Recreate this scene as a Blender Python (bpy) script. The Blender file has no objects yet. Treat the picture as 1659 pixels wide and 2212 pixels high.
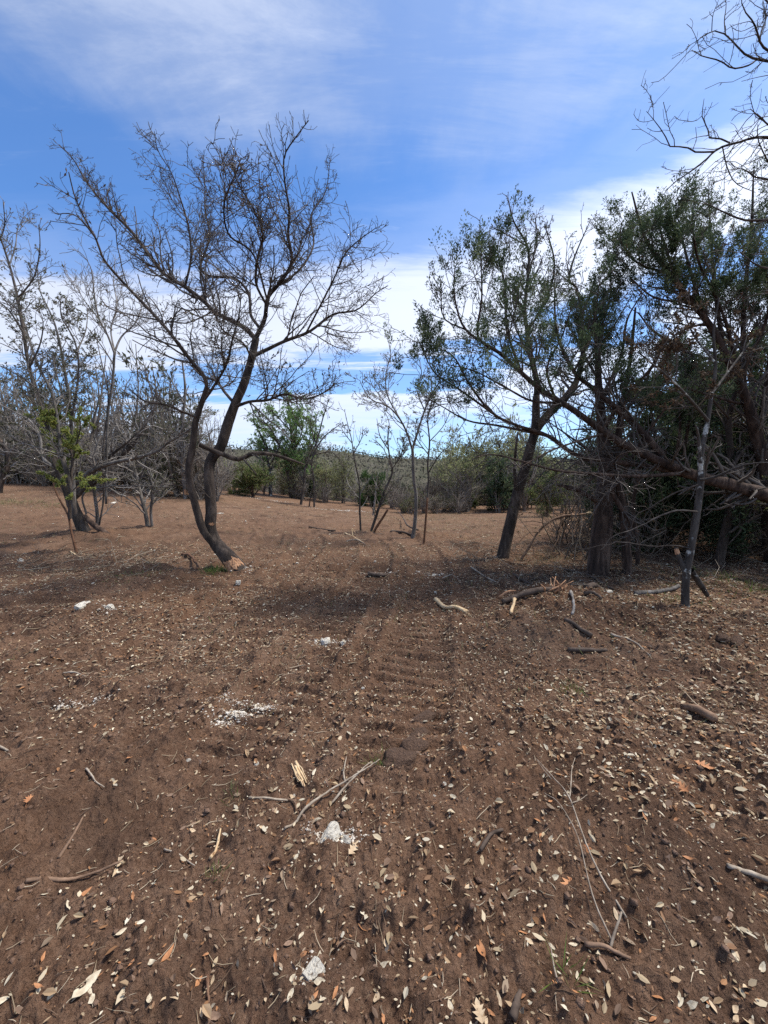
import bpy, math
import numpy as np
from math import radians, sin, cos, pi

# ------------------------------------------------------------------ camera, sky, sun, exposure
sc = bpy.context.scene
COL = sc.collection
F = 850.0                       # focal length in working pixels of a 1659 x 2212 frame
PITCH = math.atan((1106 - 1030) / F)
EYE = 1.55

cam_d = bpy.data.cameras.new('camera')
cam = bpy.data.objects.new('camera', cam_d); COL.objects.link(cam)
cam_d.sensor_fit = 'VERTICAL'; cam_d.sensor_height = 34.6; cam_d.sensor_width = 34.6
cam_d.lens = 34.6 * F / 2212
cam_d.clip_start = 0.05; cam_d.clip_end = 3000
cam.location = (0, 0, EYE); cam.rotation_euler = (pi / 2 - PITCH, 0, 0)
sc.camera = cam

SUN_EL, SUN_AZ = radians(60), radians(72)      # azimuth measured from +Y (view direction) towards +X (right)
sun_d = bpy.data.lights.new('sun', 'SUN'); sun_d.energy = 3.5; sun_d.angle = radians(10.0); sun_d.color = (1.0, 0.95, 0.87)
sun = bpy.data.objects.new('sun', sun_d); COL.objects.link(sun)
sun.rotation_euler = (pi / 2 - SUN_EL, 0, pi - SUN_AZ)
sun.location = (0, 0, 30)

world = bpy.data.worlds.new('World'); sc.world = world; world.use_nodes = True
def build_world():
    nt = world.node_tree; nt.nodes.clear()
    N = nt.nodes.new; L = nt.links.new
    def math_(op, a, b=None, c=None):
        n = N('ShaderNodeMath'); n.operation = op
        for i, v in enumerate((a, b, c)):
            if v is None: continue
            if isinstance(v, (int, float)): n.inputs[i].default_value = v
            else: L(v, n.inputs[i])
        return n.outputs[0]
    out = N('ShaderNodeOutputWorld'); bg = N('ShaderNodeBackground'); bg.inputs['Strength'].default_value = 0.14
    sky = N('ShaderNodeTexSky'); sky.sky_type = 'NISHITA'; sky.sun_disc = False
    sky.sun_elevation = SUN_EL; sky.sun_rotation = SUN_AZ
    sky.altitude = 300; sky.air_density = 1.0; sky.dust_density = 0.6; sky.ozone_density = 2.2
    tc = N('ShaderNodeTexCoord'); sep = N('ShaderNodeSeparateXYZ'); L(tc.outputs['Generated'], sep.inputs[0])
    X, Y, Z = sep.outputs
    zc = math_('MAXIMUM', Z, 0.015)
    inv = math_('DIVIDE', 1.0, math_('ADD', zc, 0.10))
    cmb = N('ShaderNodeCombineXYZ'); L(math_('MULTIPLY', X, inv), cmb.inputs[0]); L(math_('MULTIPLY', Y, inv), cmb.inputs[1])
    def noise(scale, detail, rough, dist, rot, stretch, loc=(0, 0, 0), vec=None):
        mp = N('ShaderNodeMapping'); L(vec or cmb.outputs[0], mp.inputs['Vector'])
        mp.inputs['Rotation'].default_value = (0, 0, radians(rot)); mp.inputs['Scale'].default_value = (stretch[0], stretch[1], 1)
        mp.inputs['Location'].default_value = loc
        n = N('ShaderNodeTexNoise'); n.noise_dimensions = '3D'; L(mp.outputs[0], n.inputs['Vector'])
        n.inputs['Scale'].default_value = scale; n.inputs['Detail'].default_value = detail
        n.inputs['Roughness'].default_value = rough; n.inputs['Distortion'].default_value = dist
        return n.outputs['Fac']
    def ramp(fac, stops):
        r = N('ShaderNodeValToRGB'); L(fac, r.inputs[0]); cr = r.color_ramp; cr.interpolation = 'EASE'
        while len(cr.elements) > 1: cr.elements.remove(cr.elements[-1])
        for i, (p, v) in enumerate(stops):
            e = cr.elements[0] if i == 0 else cr.elements.new(p)
            e.position = p; e.color = (v, v, v, 1)
        return r.outputs[0]
    nA = noise(1.1, 9, 0.58, 0.35, 24, (1.0, 0.45))                      # broad veil
    nB = noise(2.6, 12, 0.66, 0.5, 38, (0.38, 1.7), (3.1, 1.7, 0))      # fibres
    nC = noise(0.55, 8, 0.55, 0.2, -14, (0.7, 1.2), (1.3, 4.2, 2))     # deck edge
    elev = math_('MULTIPLY', math_('ARCSINE', Z), 180 / pi)
    # deck of white cloud over the far part of the sky, its edge wavering and tilted
    tilt = math_('ADD', math_('MULTIPLY_ADD', X, -9.0, elev), 1.6)
    e2 = math_('ADD', tilt, math_('MULTIPLY', math_('SUBTRACT', nC, 0.5), 15.0))
    e2 = math_('ADD', e2, math_('MULTIPLY', math_('SUBTRACT', nB, 0.5), 9.0))
    deck = ramp(math_('DIVIDE', e2, 60.0), [(0.0, 0.15), (0.10, 0.35), (0.16, 0.75), (0.235, 0.9), (0.265, 0.12), (0.305, 0.12), (0.345, 0.95), (0.43, 0.92), (0.50, 0.15), (0.58, 0.0)])
    hi = ramp(math_('DIVIDE', math_('ADD', math_('MULTIPLY_ADD', X, 5.0, elev), math_('MULTIPLY', math_('SUBTRACT', nA, 0.5), 20.0)), 90.0), [(0.0, 0), (0.37, 0.02), (0.46, 0.5), (0.58, 0.74), (1.0, 0.78)])
    veil = math_('MULTIPLY', ramp(math_('MULTIPLY_ADD', nB, 0.62, math_('MULTIPLY', nA, 0.58)), [(0.43, 0.12), (0.53, 0.45), (0.62, 0.8), (0.74, 1.0)]), hi)
    wisp = math_('MULTIPLY', ramp(nB, [(0.52, 0.0), (0.74, 0.45)]), 0.5)
    streak = math_('MULTIPLY', ramp(math_('MULTIPLY_ADD', nB, 0.7, math_('MULTIPLY', nA, 0.4)), [(0.54, 0.0), (0.72, 0.62)]), hi)
    fac = math_('MAXIMUM', deck, math_('MAXIMUM', streak, wisp))
    fac = math_('MINIMUM', fac, 1.0)
    glow = math_('MULTIPLY_ADD', X, 0.22, 1.0)
    cl = N('ShaderNodeVectorMath'); cl.operation = 'SCALE'
    cl.inputs[0].default_value = (4.3, 4.65, 5.5); L(glow, cl.inputs['Scale'])
    tint = N('ShaderNodeMix'); tint.data_type = 'RGBA'; tint.blend_type = 'MULTIPLY'; tint.inputs['Factor'].default_value = 1
    L(sky.outputs[0], tint.inputs[6]); tint.inputs[7].default_value = (0.48, 0.72, 0.98, 1)
    vm = N('ShaderNodeMix'); vm.data_type = 'RGBA'; L(math_('MINIMUM', math_('MULTIPLY', veil, 1.05), 1.0), vm.inputs['Factor']); L(tint.outputs[2], vm.inputs[6])
    vc = N('ShaderNodeVectorMath'); vc.operation = 'SCALE'; vc.inputs[0].default_value = (2.75, 3.2, 4.2); L(math_('MULTIPLY_ADD', X, 0.30, 1.0), vc.inputs['Scale']); L(vc.outputs[0], vm.inputs[7])
    mx = N('ShaderNodeMix'); mx.data_type = 'RGBA'
    L(fac, mx.inputs['Factor']); L(vm.outputs[2], mx.inputs[6]); L(cl.outputs[0], mx.inputs[7])
    L(mx.outputs[2], bg.inputs['Color']); L(bg.outputs[0], out.inputs[0])
build_world()

vs = sc.view_settings
vs.view_transform = 'Standard'; vs.look = 'None'; vs.gamma = 1.0; vs.use_curve_mapping = False
vs.exposure = 0.68
sc.cycles.use_denoising = False; sc.cycles.sample_clamp_indirect = 3.0
sc.cycles.max_bounces = 6; sc.cycles.diffuse_bounces = 3; sc.cycles.transparent_max_bounces = 6

# ------------------------------------------------------------------ small maths helpers
rng = np.random.default_rng(7)
UP = np.array([0, 0, 1.0])
def smooth(a, b, x):
    t = np.clip((x - a) / (b - a), 0, 1); return t * t * (3 - 2 * t)
def nrm(v):
    return v / np.maximum(np.linalg.norm(v, axis=-1, keepdims=True), 1e-9)

def _h(ix, iy, seed):
    n = (ix.astype(np.int64) * 374761393 + iy.astype(np.int64) * 668265263 + seed * 1442695041) & 0x7fffffff
    n = ((n ^ (n >> 13)) * 1274126177) & 0x7fffffff
    n = ((n ^ (n >> 16)) * 1911520717) & 0x7fffffff
    return (n ^ (n >> 15)) / 0x7fffffff
def vnoise(x, y, seed=0):
    x = np.asarray(x, float); y = np.asarray(y, float)
    fx, fy = np.floor(x), np.floor(y); tx, ty = x - fx, y - fy
    tx = tx * tx * tx * (tx * (tx * 6 - 15) + 10); ty = ty * ty * ty * (ty * (ty * 6 - 15) + 10)
    ix, iy = fx.astype(np.int64), fy.astype(np.int64)
    a, b, c, d = _h(ix, iy, seed), _h(ix + 1, iy, seed), _h(ix, iy + 1, seed), _h(ix + 1, iy + 1, seed)
    return (a * (1 - tx) + b * tx) * (1 - ty) + (c * (1 - tx) + d * tx) * ty * 1.0 - 0.5
def fbm(x, y, o=4, seed=0, g=0.5):
    s = 0; a = 1.0; c, s_ = cos(0.6), sin(0.6)
    for i in range(o):
        s = s + a * vnoise(x, y, seed + i * 17); a *= g
        x, y = (c * x - s_ * y) * 2.03 + 11.3, (s_ * x + c * y) * 2.03 - 7.1
    return s

# ------------------------------------------------------------------ terrain heights
def H0(x, y):                                    # broad lie of the land
    x = np.asarray(x, float); y = np.asarray(y, float)
    left = 0.064 * np.clip(-x + 1.5, 0, 24) * smooth(2, 22, y)
    fall = -0.55 * smooth(8, 24, y) * (1 - smooth(3, 13, -x))
    z = left + fall
    r = np.hypot(x, y)
    z = z - 7.0 * smooth(27, 75, y) * (1 - 0.55 * smooth(5, 40, -x)) + 20.5 * smooth(95, 270, r) * smooth(0, 60, y + 20)
    z = z + 3.0 * fbm(x / 60.0, y / 60.0, 3, 91) * smooth(80, 200, r)
    return z
def lanes(x, y):                                # ribbed ruts left by a tracked machine
    x1 = 0.166 + (y - 2.8) * 0.19 + 0.04 * np.sin(y * 0.9) - 0.05 * np.clip(y - 5.2, 0, 9) ** 2
    out = 0; mask = 0
    for off, w, ph in ((0.0, 0.30, 0.0), (-0.95, 0.29, 0.07), (-2.35, 0.30, 0.03), (-3.3, 0.30, 0.11)):
        d = np.abs(x - x1 - off) / w
        m = 1 - smooth(0.8, 1.12, d)
        s = y + 0.14 * (x - x1 - off) + ph + 0.06 * fbm(x * 1.6, y * 1.6, 3, 71)
        lug = np.abs(((s / 0.14) % 1.0) - 0.5) * 2
        lug = smooth(0.22, 0.7, lug)
        wear = smooth(-0.32, 0.12, fbm(x * 0.7 + off, y * 0.7, 3, 33) + (0.18 if off > -1 else 0.02))
        out = out + m * ((lug - 0.5) * 0.036 * wear * (1 + 1.2 * fbm(x * 6, y * 6, 2, 21)) - 0.025)
        out = out + 0.035 * np.exp(-((d - 1.18) / 0.16) ** 2)
        mask = mask + m * wear
    f = smooth(1.3, 2.3, y) * (1 - smooth(9, 12, y))
    return out * f, np.clip(mask, 0, 1) * f
def H1(x, y):                                    # clods, ruts, lumps
    x = np.asarray(x, float); y = np.asarray(y, float)
    r = np.hypot(x, y)
    near = 1 - smooth(14, 30, r)
    z = 0.10 * fbm(x * 0.55, y * 0.55, 3, 1) + 0.050 * fbm(x * 1.9, y * 1.9, 3, 5)
    rid = 0.5 - np.abs(fbm(x * 4.2, y * 4.2, 3, 9))
    z = z + 0.042 * rid * rid * 4 * (0.6 + fbm(x * 0.7, y * 0.7, 2, 77))
    clod = np.clip(fbm(x * 7, y * 7, 3, 12) + 0.08, 0, 1)
    z = z + 0.06 * clod
    clod2 = np.clip(fbm(x * 21, y * 21, 2, 42) + 0.02, 0, 1)
    z = z + (0.034 * clod2 + 0.016 * fbm(x * 40, y * 40, 2, 14)) * (1 - smooth(5, 9, r))
    z = z + (0.035 + 0.035 * (1 - smooth(-0.5, 0.8, x)) * (1 - smooth(6, 9, r))) * fbm(x * 1.3, y * 6.0, 3, 61) * smooth(2, 4, r)
    lz, lm = lanes(x, y); z = z * (1 - 0.68 * lm) + lz
    for (mx, my, mr, mh) in MOUNDS:
        z = z + mh * np.exp(-((x - mx) ** 2 + (y - my) ** 2) / mr ** 2) * (1 + 1.2 * fbm(x * 3, y * 3, 3, 8))
    return z * near
MOUNDS = []
def H(x, y): return H0(x, y) + H1(x, y)

# pixel of the 1659 x 2212 working frame -> ray -> point
cp, sp = cos(PITCH), sin(PITCH)
def ray(px, py):
    u, v = (px - 829.5) / F, (1106 - py) / F
    return np.array([u, cp + v * sp, -sp + v * cp])
CAMP = np.array([0, 0, EYE])
def at(px, py, Y):
    d = ray(px, py); return CAMP + d * (Y / d[1])
def gnd(px, py):
    d = ray(px, py)
    t = np.concatenate([np.linspace(0.4, 30, 3000), np.linspace(30, 300, 2000)])
    p = CAMP + t[:, None] * d
    below = p[:, 2] < H0(p[:, 0], p[:, 1])
    i = int(np.argmax(below)) if below.any() else 2200
    q = p[i].copy(); q[2] = float(H(q[0], q[1])); return q

for px, py, mr, mh in ((1230, 1305, 0.55, 0.10), (1160, 1340, 0.4, 0.07), (1300, 1345, 0.5, 0.07), (880, 1160, 0.8, 0.10), (560, 1228, 0.35, 0.07), (1050, 1270, 0.4, 0.05), (215, 1165, 0.9, 0.12)):
    q = gnd(px, py); MOUNDS.append((q[0], q[1], mr, mh))

# ------------------------------------------------------------------ mesh helpers
class MB:
    def __init__(s): s.v = []; s.f3 = []; s.f4 = []; s.m3 = []; s.m4 = []; s.t = []; s.n = 0
    def add(s, v, f, mat=0, tint=None):
        v = np.asarray(v, float).reshape(-1, 3); f = np.asarray(f)
        if len(v) == 0: return
        (s.f3 if f.shape[1] == 3 else s.f4).append(f + s.n)
        (s.m3 if f.shape[1] == 3 else s.m4).append(np.full(len(f), mat, np.int32))
        s.v.append(v); s.n += len(v)
        if tint is None: tint = np.ones((len(v), 3)) * 0.5
        else: tint = np.broadcast_to(np.asarray(tint, float), (len(v), 3))
        s.t.append(tint)
    def mesh(s, name, mats, smooth_=True, tint=False, origin=None):
        me = bpy.data.meshes.new(name)
        v = np.concatenate(s.v)
        if origin is not None: v = v - np.asarray(origin)
        f3 = np.concatenate(s.f3) if s.f3 else np.zeros((0, 3), int); f4 = np.concatenate(s.f4) if s.f4 else np.zeros((0, 4), int)
        mi = np.concatenate(s.m3 + s.m4)
        me.vertices.add(len(v)); me.vertices.foreach_set('co', v.astype(np.float32).ravel())
        nl = f3.size + f4.size
        me.loops.add(nl); me.loops.foreach_set('vertex_index', np.concatenate([f3.ravel(), f4.ravel()]).astype(np.int32))
        np_ = len(f3) + len(f4); me.polygons.add(np_)
        st = np.concatenate([np.arange(len(f3)) * 3, f3.size + np.arange(len(f4)) * 4]).astype(np.int32)
        me.polygons.foreach_set('loop_start', st)
        me.polygons.foreach_set('material_index', mi)
        me.polygons.foreach_set('use_smooth', np.full(np_, bool(smooth_)))
        if tint:
            a = me.color_attributes.new('tint', 'FLOAT_COLOR', 'POINT')
            c = np.ones((len(v), 4), np.float32); c[:, :3] = np.concatenate(s.t); a.data.foreach_set('color', c.ravel())
        for m in (mats if isinstance(mats, (list, tuple)) else [mats]): me.materials.append(m)
        me.update(calc_edges=True); me.validate()
        return me

def link(name, me, parent=None, loc=None):
    o = bpy.data.objects.new(name, me); COL.objects.link(o)
    if parent is not None: o.parent = parent
    if loc is not None: o.location = loc
    return o
def tag(o, label, cat, group=None):
    o['label'] = label; o['category'] = cat
    if group: o['group'] = group
    return o
def thing(name, label, cat, loc, group=None):
    o = link(name, None, None, loc); return tag(o, label, cat, group)

def tubes(P, R, k, bump=0.0, seed=0):
    """P (N,S,3), R (N,S) -> verts, quads"""
    Nn, S = R.shape
    T = nrm(np.gradient(P, axis=1))
    mean = np.abs(T.mean(axis=1)); ref = np.eye(3)[np.argmin(mean, axis=1)][:, None, :]
    A = nrm(np.cross(T, ref)); B = np.cross(T, A)
    th = np.arange(k) / k * 2 * pi
    rr = R[:, :, None] * np.ones(k)
    if bump:
        d = np.concatenate([np.zeros((Nn, 1)), np.cumsum(np.linalg.norm(np.diff(P, axis=1), axis=2), axis=1)], axis=1)
        uu = np.cos(th)[None, None, :] * 1.6 + d[:, :, None] * 3; vv = np.sin(th)[None, None, :] * 1.6 + np.arange(Nn)[:, None, None] * 7.3
        rr = rr * (1 + bump * 2 * fbm(uu, vv, 3, 200 + seed))
        fl = np.cos(th * 5 + seed)[None, None, :] * np.exp(-d[:, :, None] * 5)
        rr = rr * (1 + 0.10 * fl * min(1, bump * 8))
    V = P[:, :, None, :] + rr[..., None] * (np.cos(th)[None, None, :, None] * A[:, :, None, :] + np.sin(th)[None, None, :, None] * B[:, :, None, :])
    base = (np.arange(Nn) * S * k)[:, None, None]; i = (np.arange(S - 1) * k)[None, :, None]; j = np.arange(k)[None, None, :]
    j2 = (j + 1) % k
    q = np.stack([base + i + j, base + i + j2, base + i + k + j2, base + i + k + j], axis=-1).reshape(-1, 4)
    return V.reshape(-1, 3), q

def spline(pts, n):
    pts = np.asarray(pts, float)
    if len(pts) == 2: pts = np.stack([pts[0], pts.mean(0), pts[1]])
    d = np.concatenate([[0], np.cumsum(np.maximum(np.linalg.norm(np.diff(pts, axis=0), axis=1), 1e-6))])
    ext = np.concatenate([[2 * pts[0] - pts[1]], pts, [2 * pts[-1] - pts[-2]]])
    out = []
    for s in np.linspace(0, d[-1], n):
        i = min(int(np.searchsorted(d, s, side='right') - 1), len(pts) - 2)
        t = (s - d[i]) / (d[i + 1] - d[i]); p0, p1, p2, p3 = ext[i:i + 4]
        out.append(0.5 * ((2 * p1) + (-p0 + p2) * t + (2 * p0 - 5 * p1 + 4 * p2 - p3) * t * t + (-p0 + 3 * p1 - 3 * p2 + p3) * t ** 3))
    return np.array(out)

def grow(P, R, per_m, lo, hi, ang, S, wig, trop, rfac, rmin=0.002, tmin=0.15, shrink=0.5, droop=None, r=None):
    """children of branches P,R as arrays"""
    r = r or rng
    if len(P) == 0: return np.zeros((0, S, 3)), np.zeros((0, S))
    L = np.linalg.norm(np.diff(P, axis=1), axis=2).sum(1)
    cnt = r.poisson(L * per_m * (1 - tmin)); idx = np.repeat(np.arange(len(P)), cnt); n = len(idx)
    if n == 0: return np.zeros((0, S, 3)), np.zeros((0, S))
    t = r.uniform(tmin, 1, n); s = t * (P.shape[1] - 1); i = np.minimum(s.astype(int), P.shape[1] - 2); f = (s - i)[:, None]
    pos = P[idx, i] * (1 - f) + P[idx, i + 1] * f; tan = nrm(P[idx, i + 1] - P[idx, i])
    rad = R[idx, i] * (1 - f[:, 0]) + R[idx, i + 1] * f[:, 0]
    q = r.normal(size=(n, 3)); q = nrm(q - (q * tan).sum(1, keepdims=True) * tan)
    a = np.radians(r.uniform(ang[0], ang[1], n))[:, None]
    d = nrm(np.cos(a) * tan + np.sin(a) * q)
    ln = r.uniform(lo, hi, n) * (1 - shrink * t) * np.clip(L[idx] / (hi * 1.2), 0.35, 1.0)
    step = (ln / (S - 1))[:, None]
    pts = [pos]
    tr = trop if droop is None else np.where(r.random(n)[:, None] < droop, -trop, trop)
    for k in range(S - 1):
        pts.append(pts[-1] + d * step)
        d = nrm(d + r.normal(size=(n, 3)) * wig + UP * tr)
    PP = np.stack(pts, axis=1)
    r0 = np.clip(rad * rfac, rmin, None); r0 = np.minimum(r0, rad)
    RR = r0[:, None] * np.linspace(1, 0.45, S)[None, :]
    return PP, np.maximum(RR, rmin * 0.7)

def along(P, n, r, tmin=0.3, per_m=None):
    L = np.linalg.norm(np.diff(P, axis=1), axis=2).sum(1)
    p = L / L.sum(); idx = r.choice(len(P), n, p=p)
    t = r.uniform(tmin, 1, n); s = t * (P.shape[1] - 1); i = np.minimum(s.astype(int), P.shape[1] - 2); f = (s - i)[:, None]
    return P[idx, i] * (1 - f) + P[idx, i + 1] * f, nrm(P[idx, i + 1] - P[idx, i])

def leafquads(pos, dirs, ln, wd, r, spread=0.9, fold=0.25):
    n = len(pos)
    d = nrm(dirs + r.normal(size=(n, 3)) * spread)
    s = nrm(np.cross(d, nrm(r.normal(size=(n, 3)) + UP * 0.8))); nn = np.cross(s, d)
    ln = np.broadcast_to(ln, n)[:, None]; wd = np.broadcast_to(wd, n)[:, None]
    b = pos; tip = pos + d * ln; mid = pos + d * ln * 0.5
    v = np.stack([b, mid + s * wd / 2 + nn * wd * fold, tip, mid - s * wd / 2 + nn * wd * fold], axis=1).reshape(-1, 3)
    k = np.arange(n)[:, None] * 4
    f = np.concatenate([k + np.array([[0, 1, 2]]), k + np.array([[0, 2, 3]])])
    return v, f

def tints(n, cols, r, jit=0.25, per=4):
    cols = np.asarray(cols, float)
    c = cols[r.integers(0, len(cols), n)] * (1 + r.uniform(-jit, jit, (n, 1)))
    return np.repeat(np.clip(c, 0, 1), per, axis=0)

# ------------------------------------------------------------------ materials
def new_mat(name):
    m = bpy.data.materials.new(name); m.use_nodes = True
    nt = m.node_tree; b = nt.nodes['Principled BSDF']; b.inputs['Specular IOR Level'].default_value = 0.25
    return m, nt, b
def ramp_node(nt, fac, stops):
    r = nt.nodes.new('ShaderNodeValToRGB'); nt.links.new(fac, r.inputs[0]); cr = r.color_ramp
    while len(cr.elements) > 1: cr.elements.remove(cr.elements[-1])
    for i, (p, c) in enumerate(stops):
        e = cr.elements[0] if i == 0 else cr.elements.new(p); e.position = p; e.color = (*c, 1)
    return r.outputs[0]
def noise_node(nt, scale, detail=6, rough=0.6, vec=None, stretch=None, dist=0.0, coord='Object'):
    tc = nt.nodes.new('ShaderNodeTexCoord'); v = vec or tc.outputs[coord]
    if stretch:
        mp = nt.nodes.new('ShaderNodeMapping'); nt.links.new(v, mp.inputs[0]); mp.inputs['Scale'].default_value = stretch; v = mp.outputs[0]
    n = nt.nodes.new('ShaderNodeTexNoise'); nt.links.new(v, n.inputs['Vector'])
    n.inputs['Scale'].default_value = scale; n.inputs['Detail'].default_value = detail; n.inputs['Roughness'].default_value = rough; n.inputs['Distortion'].default_value = dist
    return n.outputs['Fac']
def bump(nt, b, h, strength, dist):
    n = nt.nodes.new('ShaderNodeBump'); nt.links.new(h, n.inputs['Height']); n.inputs['Strength'].default_value = strength; n.inputs['Distance'].default_value = dist
    nt.links.new(n.outputs[0], b.inputs['Normal']); return n
def mixc(nt, fac, a, b, mode='MIX'):
    m = nt.nodes.new('ShaderNodeMix'); m.data_type = 'RGBA'; m.blend_type = mode
    if isinstance(fac, (int, float)): m.inputs['Factor'].default_value = fac
    else: nt.links.new(fac, m.inputs['Factor'])
    for s, v in ((6, a), (7, b)):
        if isinstance(v, tuple): m.inputs[s].default_value = (*v, 1)
        else: nt.links.new(v, m.inputs[s])
    return m.outputs[2]
def bark(name, dark, mid, light, lichen=None, scale=9, stretch=(1, 1, 0.28), lich_at=0.62):
    m, nt, b = new_mat(name)
    n1 = noise_node(nt, scale, 9, 0.65, stretch=stretch, dist=0.4); n2 = noise_node(nt, 5.5 if lich_at < 0.6 else 2.2, 5, 0.65)
    c = ramp_node(nt, n1, [(0.34, dark), (0.5, mid), (0.66, light)])
    if lichen:
        msk = ramp_node(nt, n2, [(lich_at, (0, 0, 0)), (lich_at + 0.07, (1, 1, 1))])
        c = mixc(nt, msk, c, lichen)
    nt.links.new(c, b.inputs['Base Color']); b.inputs['Roughness'].default_value = 0.92
    bump(nt, b, n1, 0.9, 0.03); return m
def plain(name, a, b_, scale=14, rough=0.85, bs=0.4, bd=0.008, stretch=None, lo=0.33, hi=0.67):
    m, nt, b = new_mat(name); n = noise_node(nt, scale, 7, 0.65, stretch=stretch)
    nt.links.new(ramp_node(nt, n, [(lo, a), (hi, b_)]), b.inputs['Base Color']); b.inputs['Roughness'].default_value = rough
    bump(nt, b, n, bs, bd); return m
def leafmat(name, trans=0.35, rough=0.6):
    m, nt, b = new_mat(name)
    at_ = nt.nodes.new('ShaderNodeAttribute'); at_.attribute_name = 'tint'
    nt.links.new(at_.outputs['Color'], b.inputs['Base Color']); b.inputs['Roughness'].default_value = rough; b.inputs['Specular IOR Level'].default_value = 0.1
    tr = nt.nodes.new('ShaderNodeBsdfTranslucent'); nt.links.new(at_.outputs['Color'], tr.inputs['Color'])
    mx = nt.nodes.new('ShaderNodeMixShader'); mx.inputs[0].default_value = trans
    out = nt.nodes['Material Output']
    nt.links.new(b.outputs[0], mx.inputs[1]); nt.links.new(tr.outputs[0], mx.inputs[2]); nt.links.new(mx.outputs[0], out.inputs[0]); return m
M = {}
M['oak'] = bark('oak_bark', (0.03, 0.025, 0.02), (0.075, 0.06, 0.05), (0.15, 0.125, 0.105))
M['oak_main'] = bark('dark_oak_bark', (0.02, 0.015, 0.012), (0.06, 0.044, 0.034), (0.13, 0.098, 0.075), (0.2, 0.18, 0.155), lich_at=0.68)
M['oak_grey'] = bark('grey_oak_bark', (0.06, 0.052, 0.045), (0.13, 0.115, 0.10), (0.24, 0.22, 0.20))
M['oak_pale'] = bark('pale_bark', (0.12, 0.10, 0.085), (0.22, 0.195, 0.17), (0.34, 0.31, 0.28))
M['lichen_oak'] = bark('lichen_bark', (0.025, 0.02, 0.017), (0.06, 0.05, 0.042), (0.11, 0.095, 0.08), (0.46, 0.46, 0.42), lich_at=0.545)
M['cedar'] = bark('cedar_bark', (0.022, 0.015, 0.012), (0.06, 0.038, 0.028), (0.14, 0.095, 0.07), scale=13, stretch=(1, 1, 0.12))
M['red_stem'] = bark('peeled_red_stem', (0.07, 0.035, 0.02), (0.15, 0.075, 0.042), (0.22, 0.13, 0.08))
M['twig'] = plain('twig_bark', (0.06, 0.05, 0.042), (0.165, 0.14, 0.12), 6, bs=0.2)
M['twig_grey'] = plain('grey_twig_bark', (0.16, 0.14, 0.12), (0.33, 0.30, 0.27), 5, bs=0.2)
M['fresh'] = plain('fresh_split_wood', (0.24, 0.115, 0.06), (0.58, 0.33, 0.18), 26, 0.8, 0.8, 0.012, (1, 1, 0.16))
M['pale_wood'] = plain('pale_split_wood', (0.42, 0.27, 0.14), (0.66, 0.50, 0.30), 20, 0.75, 0.5, 0.006)
M['dry_stick'] = plain('weathered_stick_bark', (0.16, 0.12, 0.085), (0.42, 0.35, 0.27), 18, 0.9, 0.5, 0.004)
M['brown_stick'] = plain('brown_stick_bark', (0.10, 0.06, 0.038), (0.27, 0.17, 0.11), 18, 0.9, 0.5, 0.004)
M['dark_stick'] = plain('dark_stick_bark', (0.04, 0.028, 0.021), (0.13, 0.093, 0.07), 14, 0.9, 0.6, 0.006)
M['limestone'] = plain('chipped_limestone', (0.26, 0.20, 0.14), (0.74, 0.68, 0.57), 3.0, 0.9, 0.8, 0.08, lo=0.3, hi=0.5)
M['dirty_stone'] = plain('soil_stained_limestone', (0.15, 0.10, 0.065), (0.72, 0.66, 0.55), 2.4, 0.9, 0.8, 0.08, lo=0.34, hi=0.46)
M['clod'] = plain('soil_clod', (0.12, 0.070, 0.046), (0.20, 0.125, 0.085), 5, 0.98, 0.9, 0.09)
M['leaf'] = leafmat('tree_leaf', 0.5); M['dead_leaf'] = leafmat('dry_leaf', 0.22, 0.7); M['needle'] = leafmat('evergreen_scale_leaf', 0.38, 0.65); M['blade'] = leafmat('grass_blade', 0.35)

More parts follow.
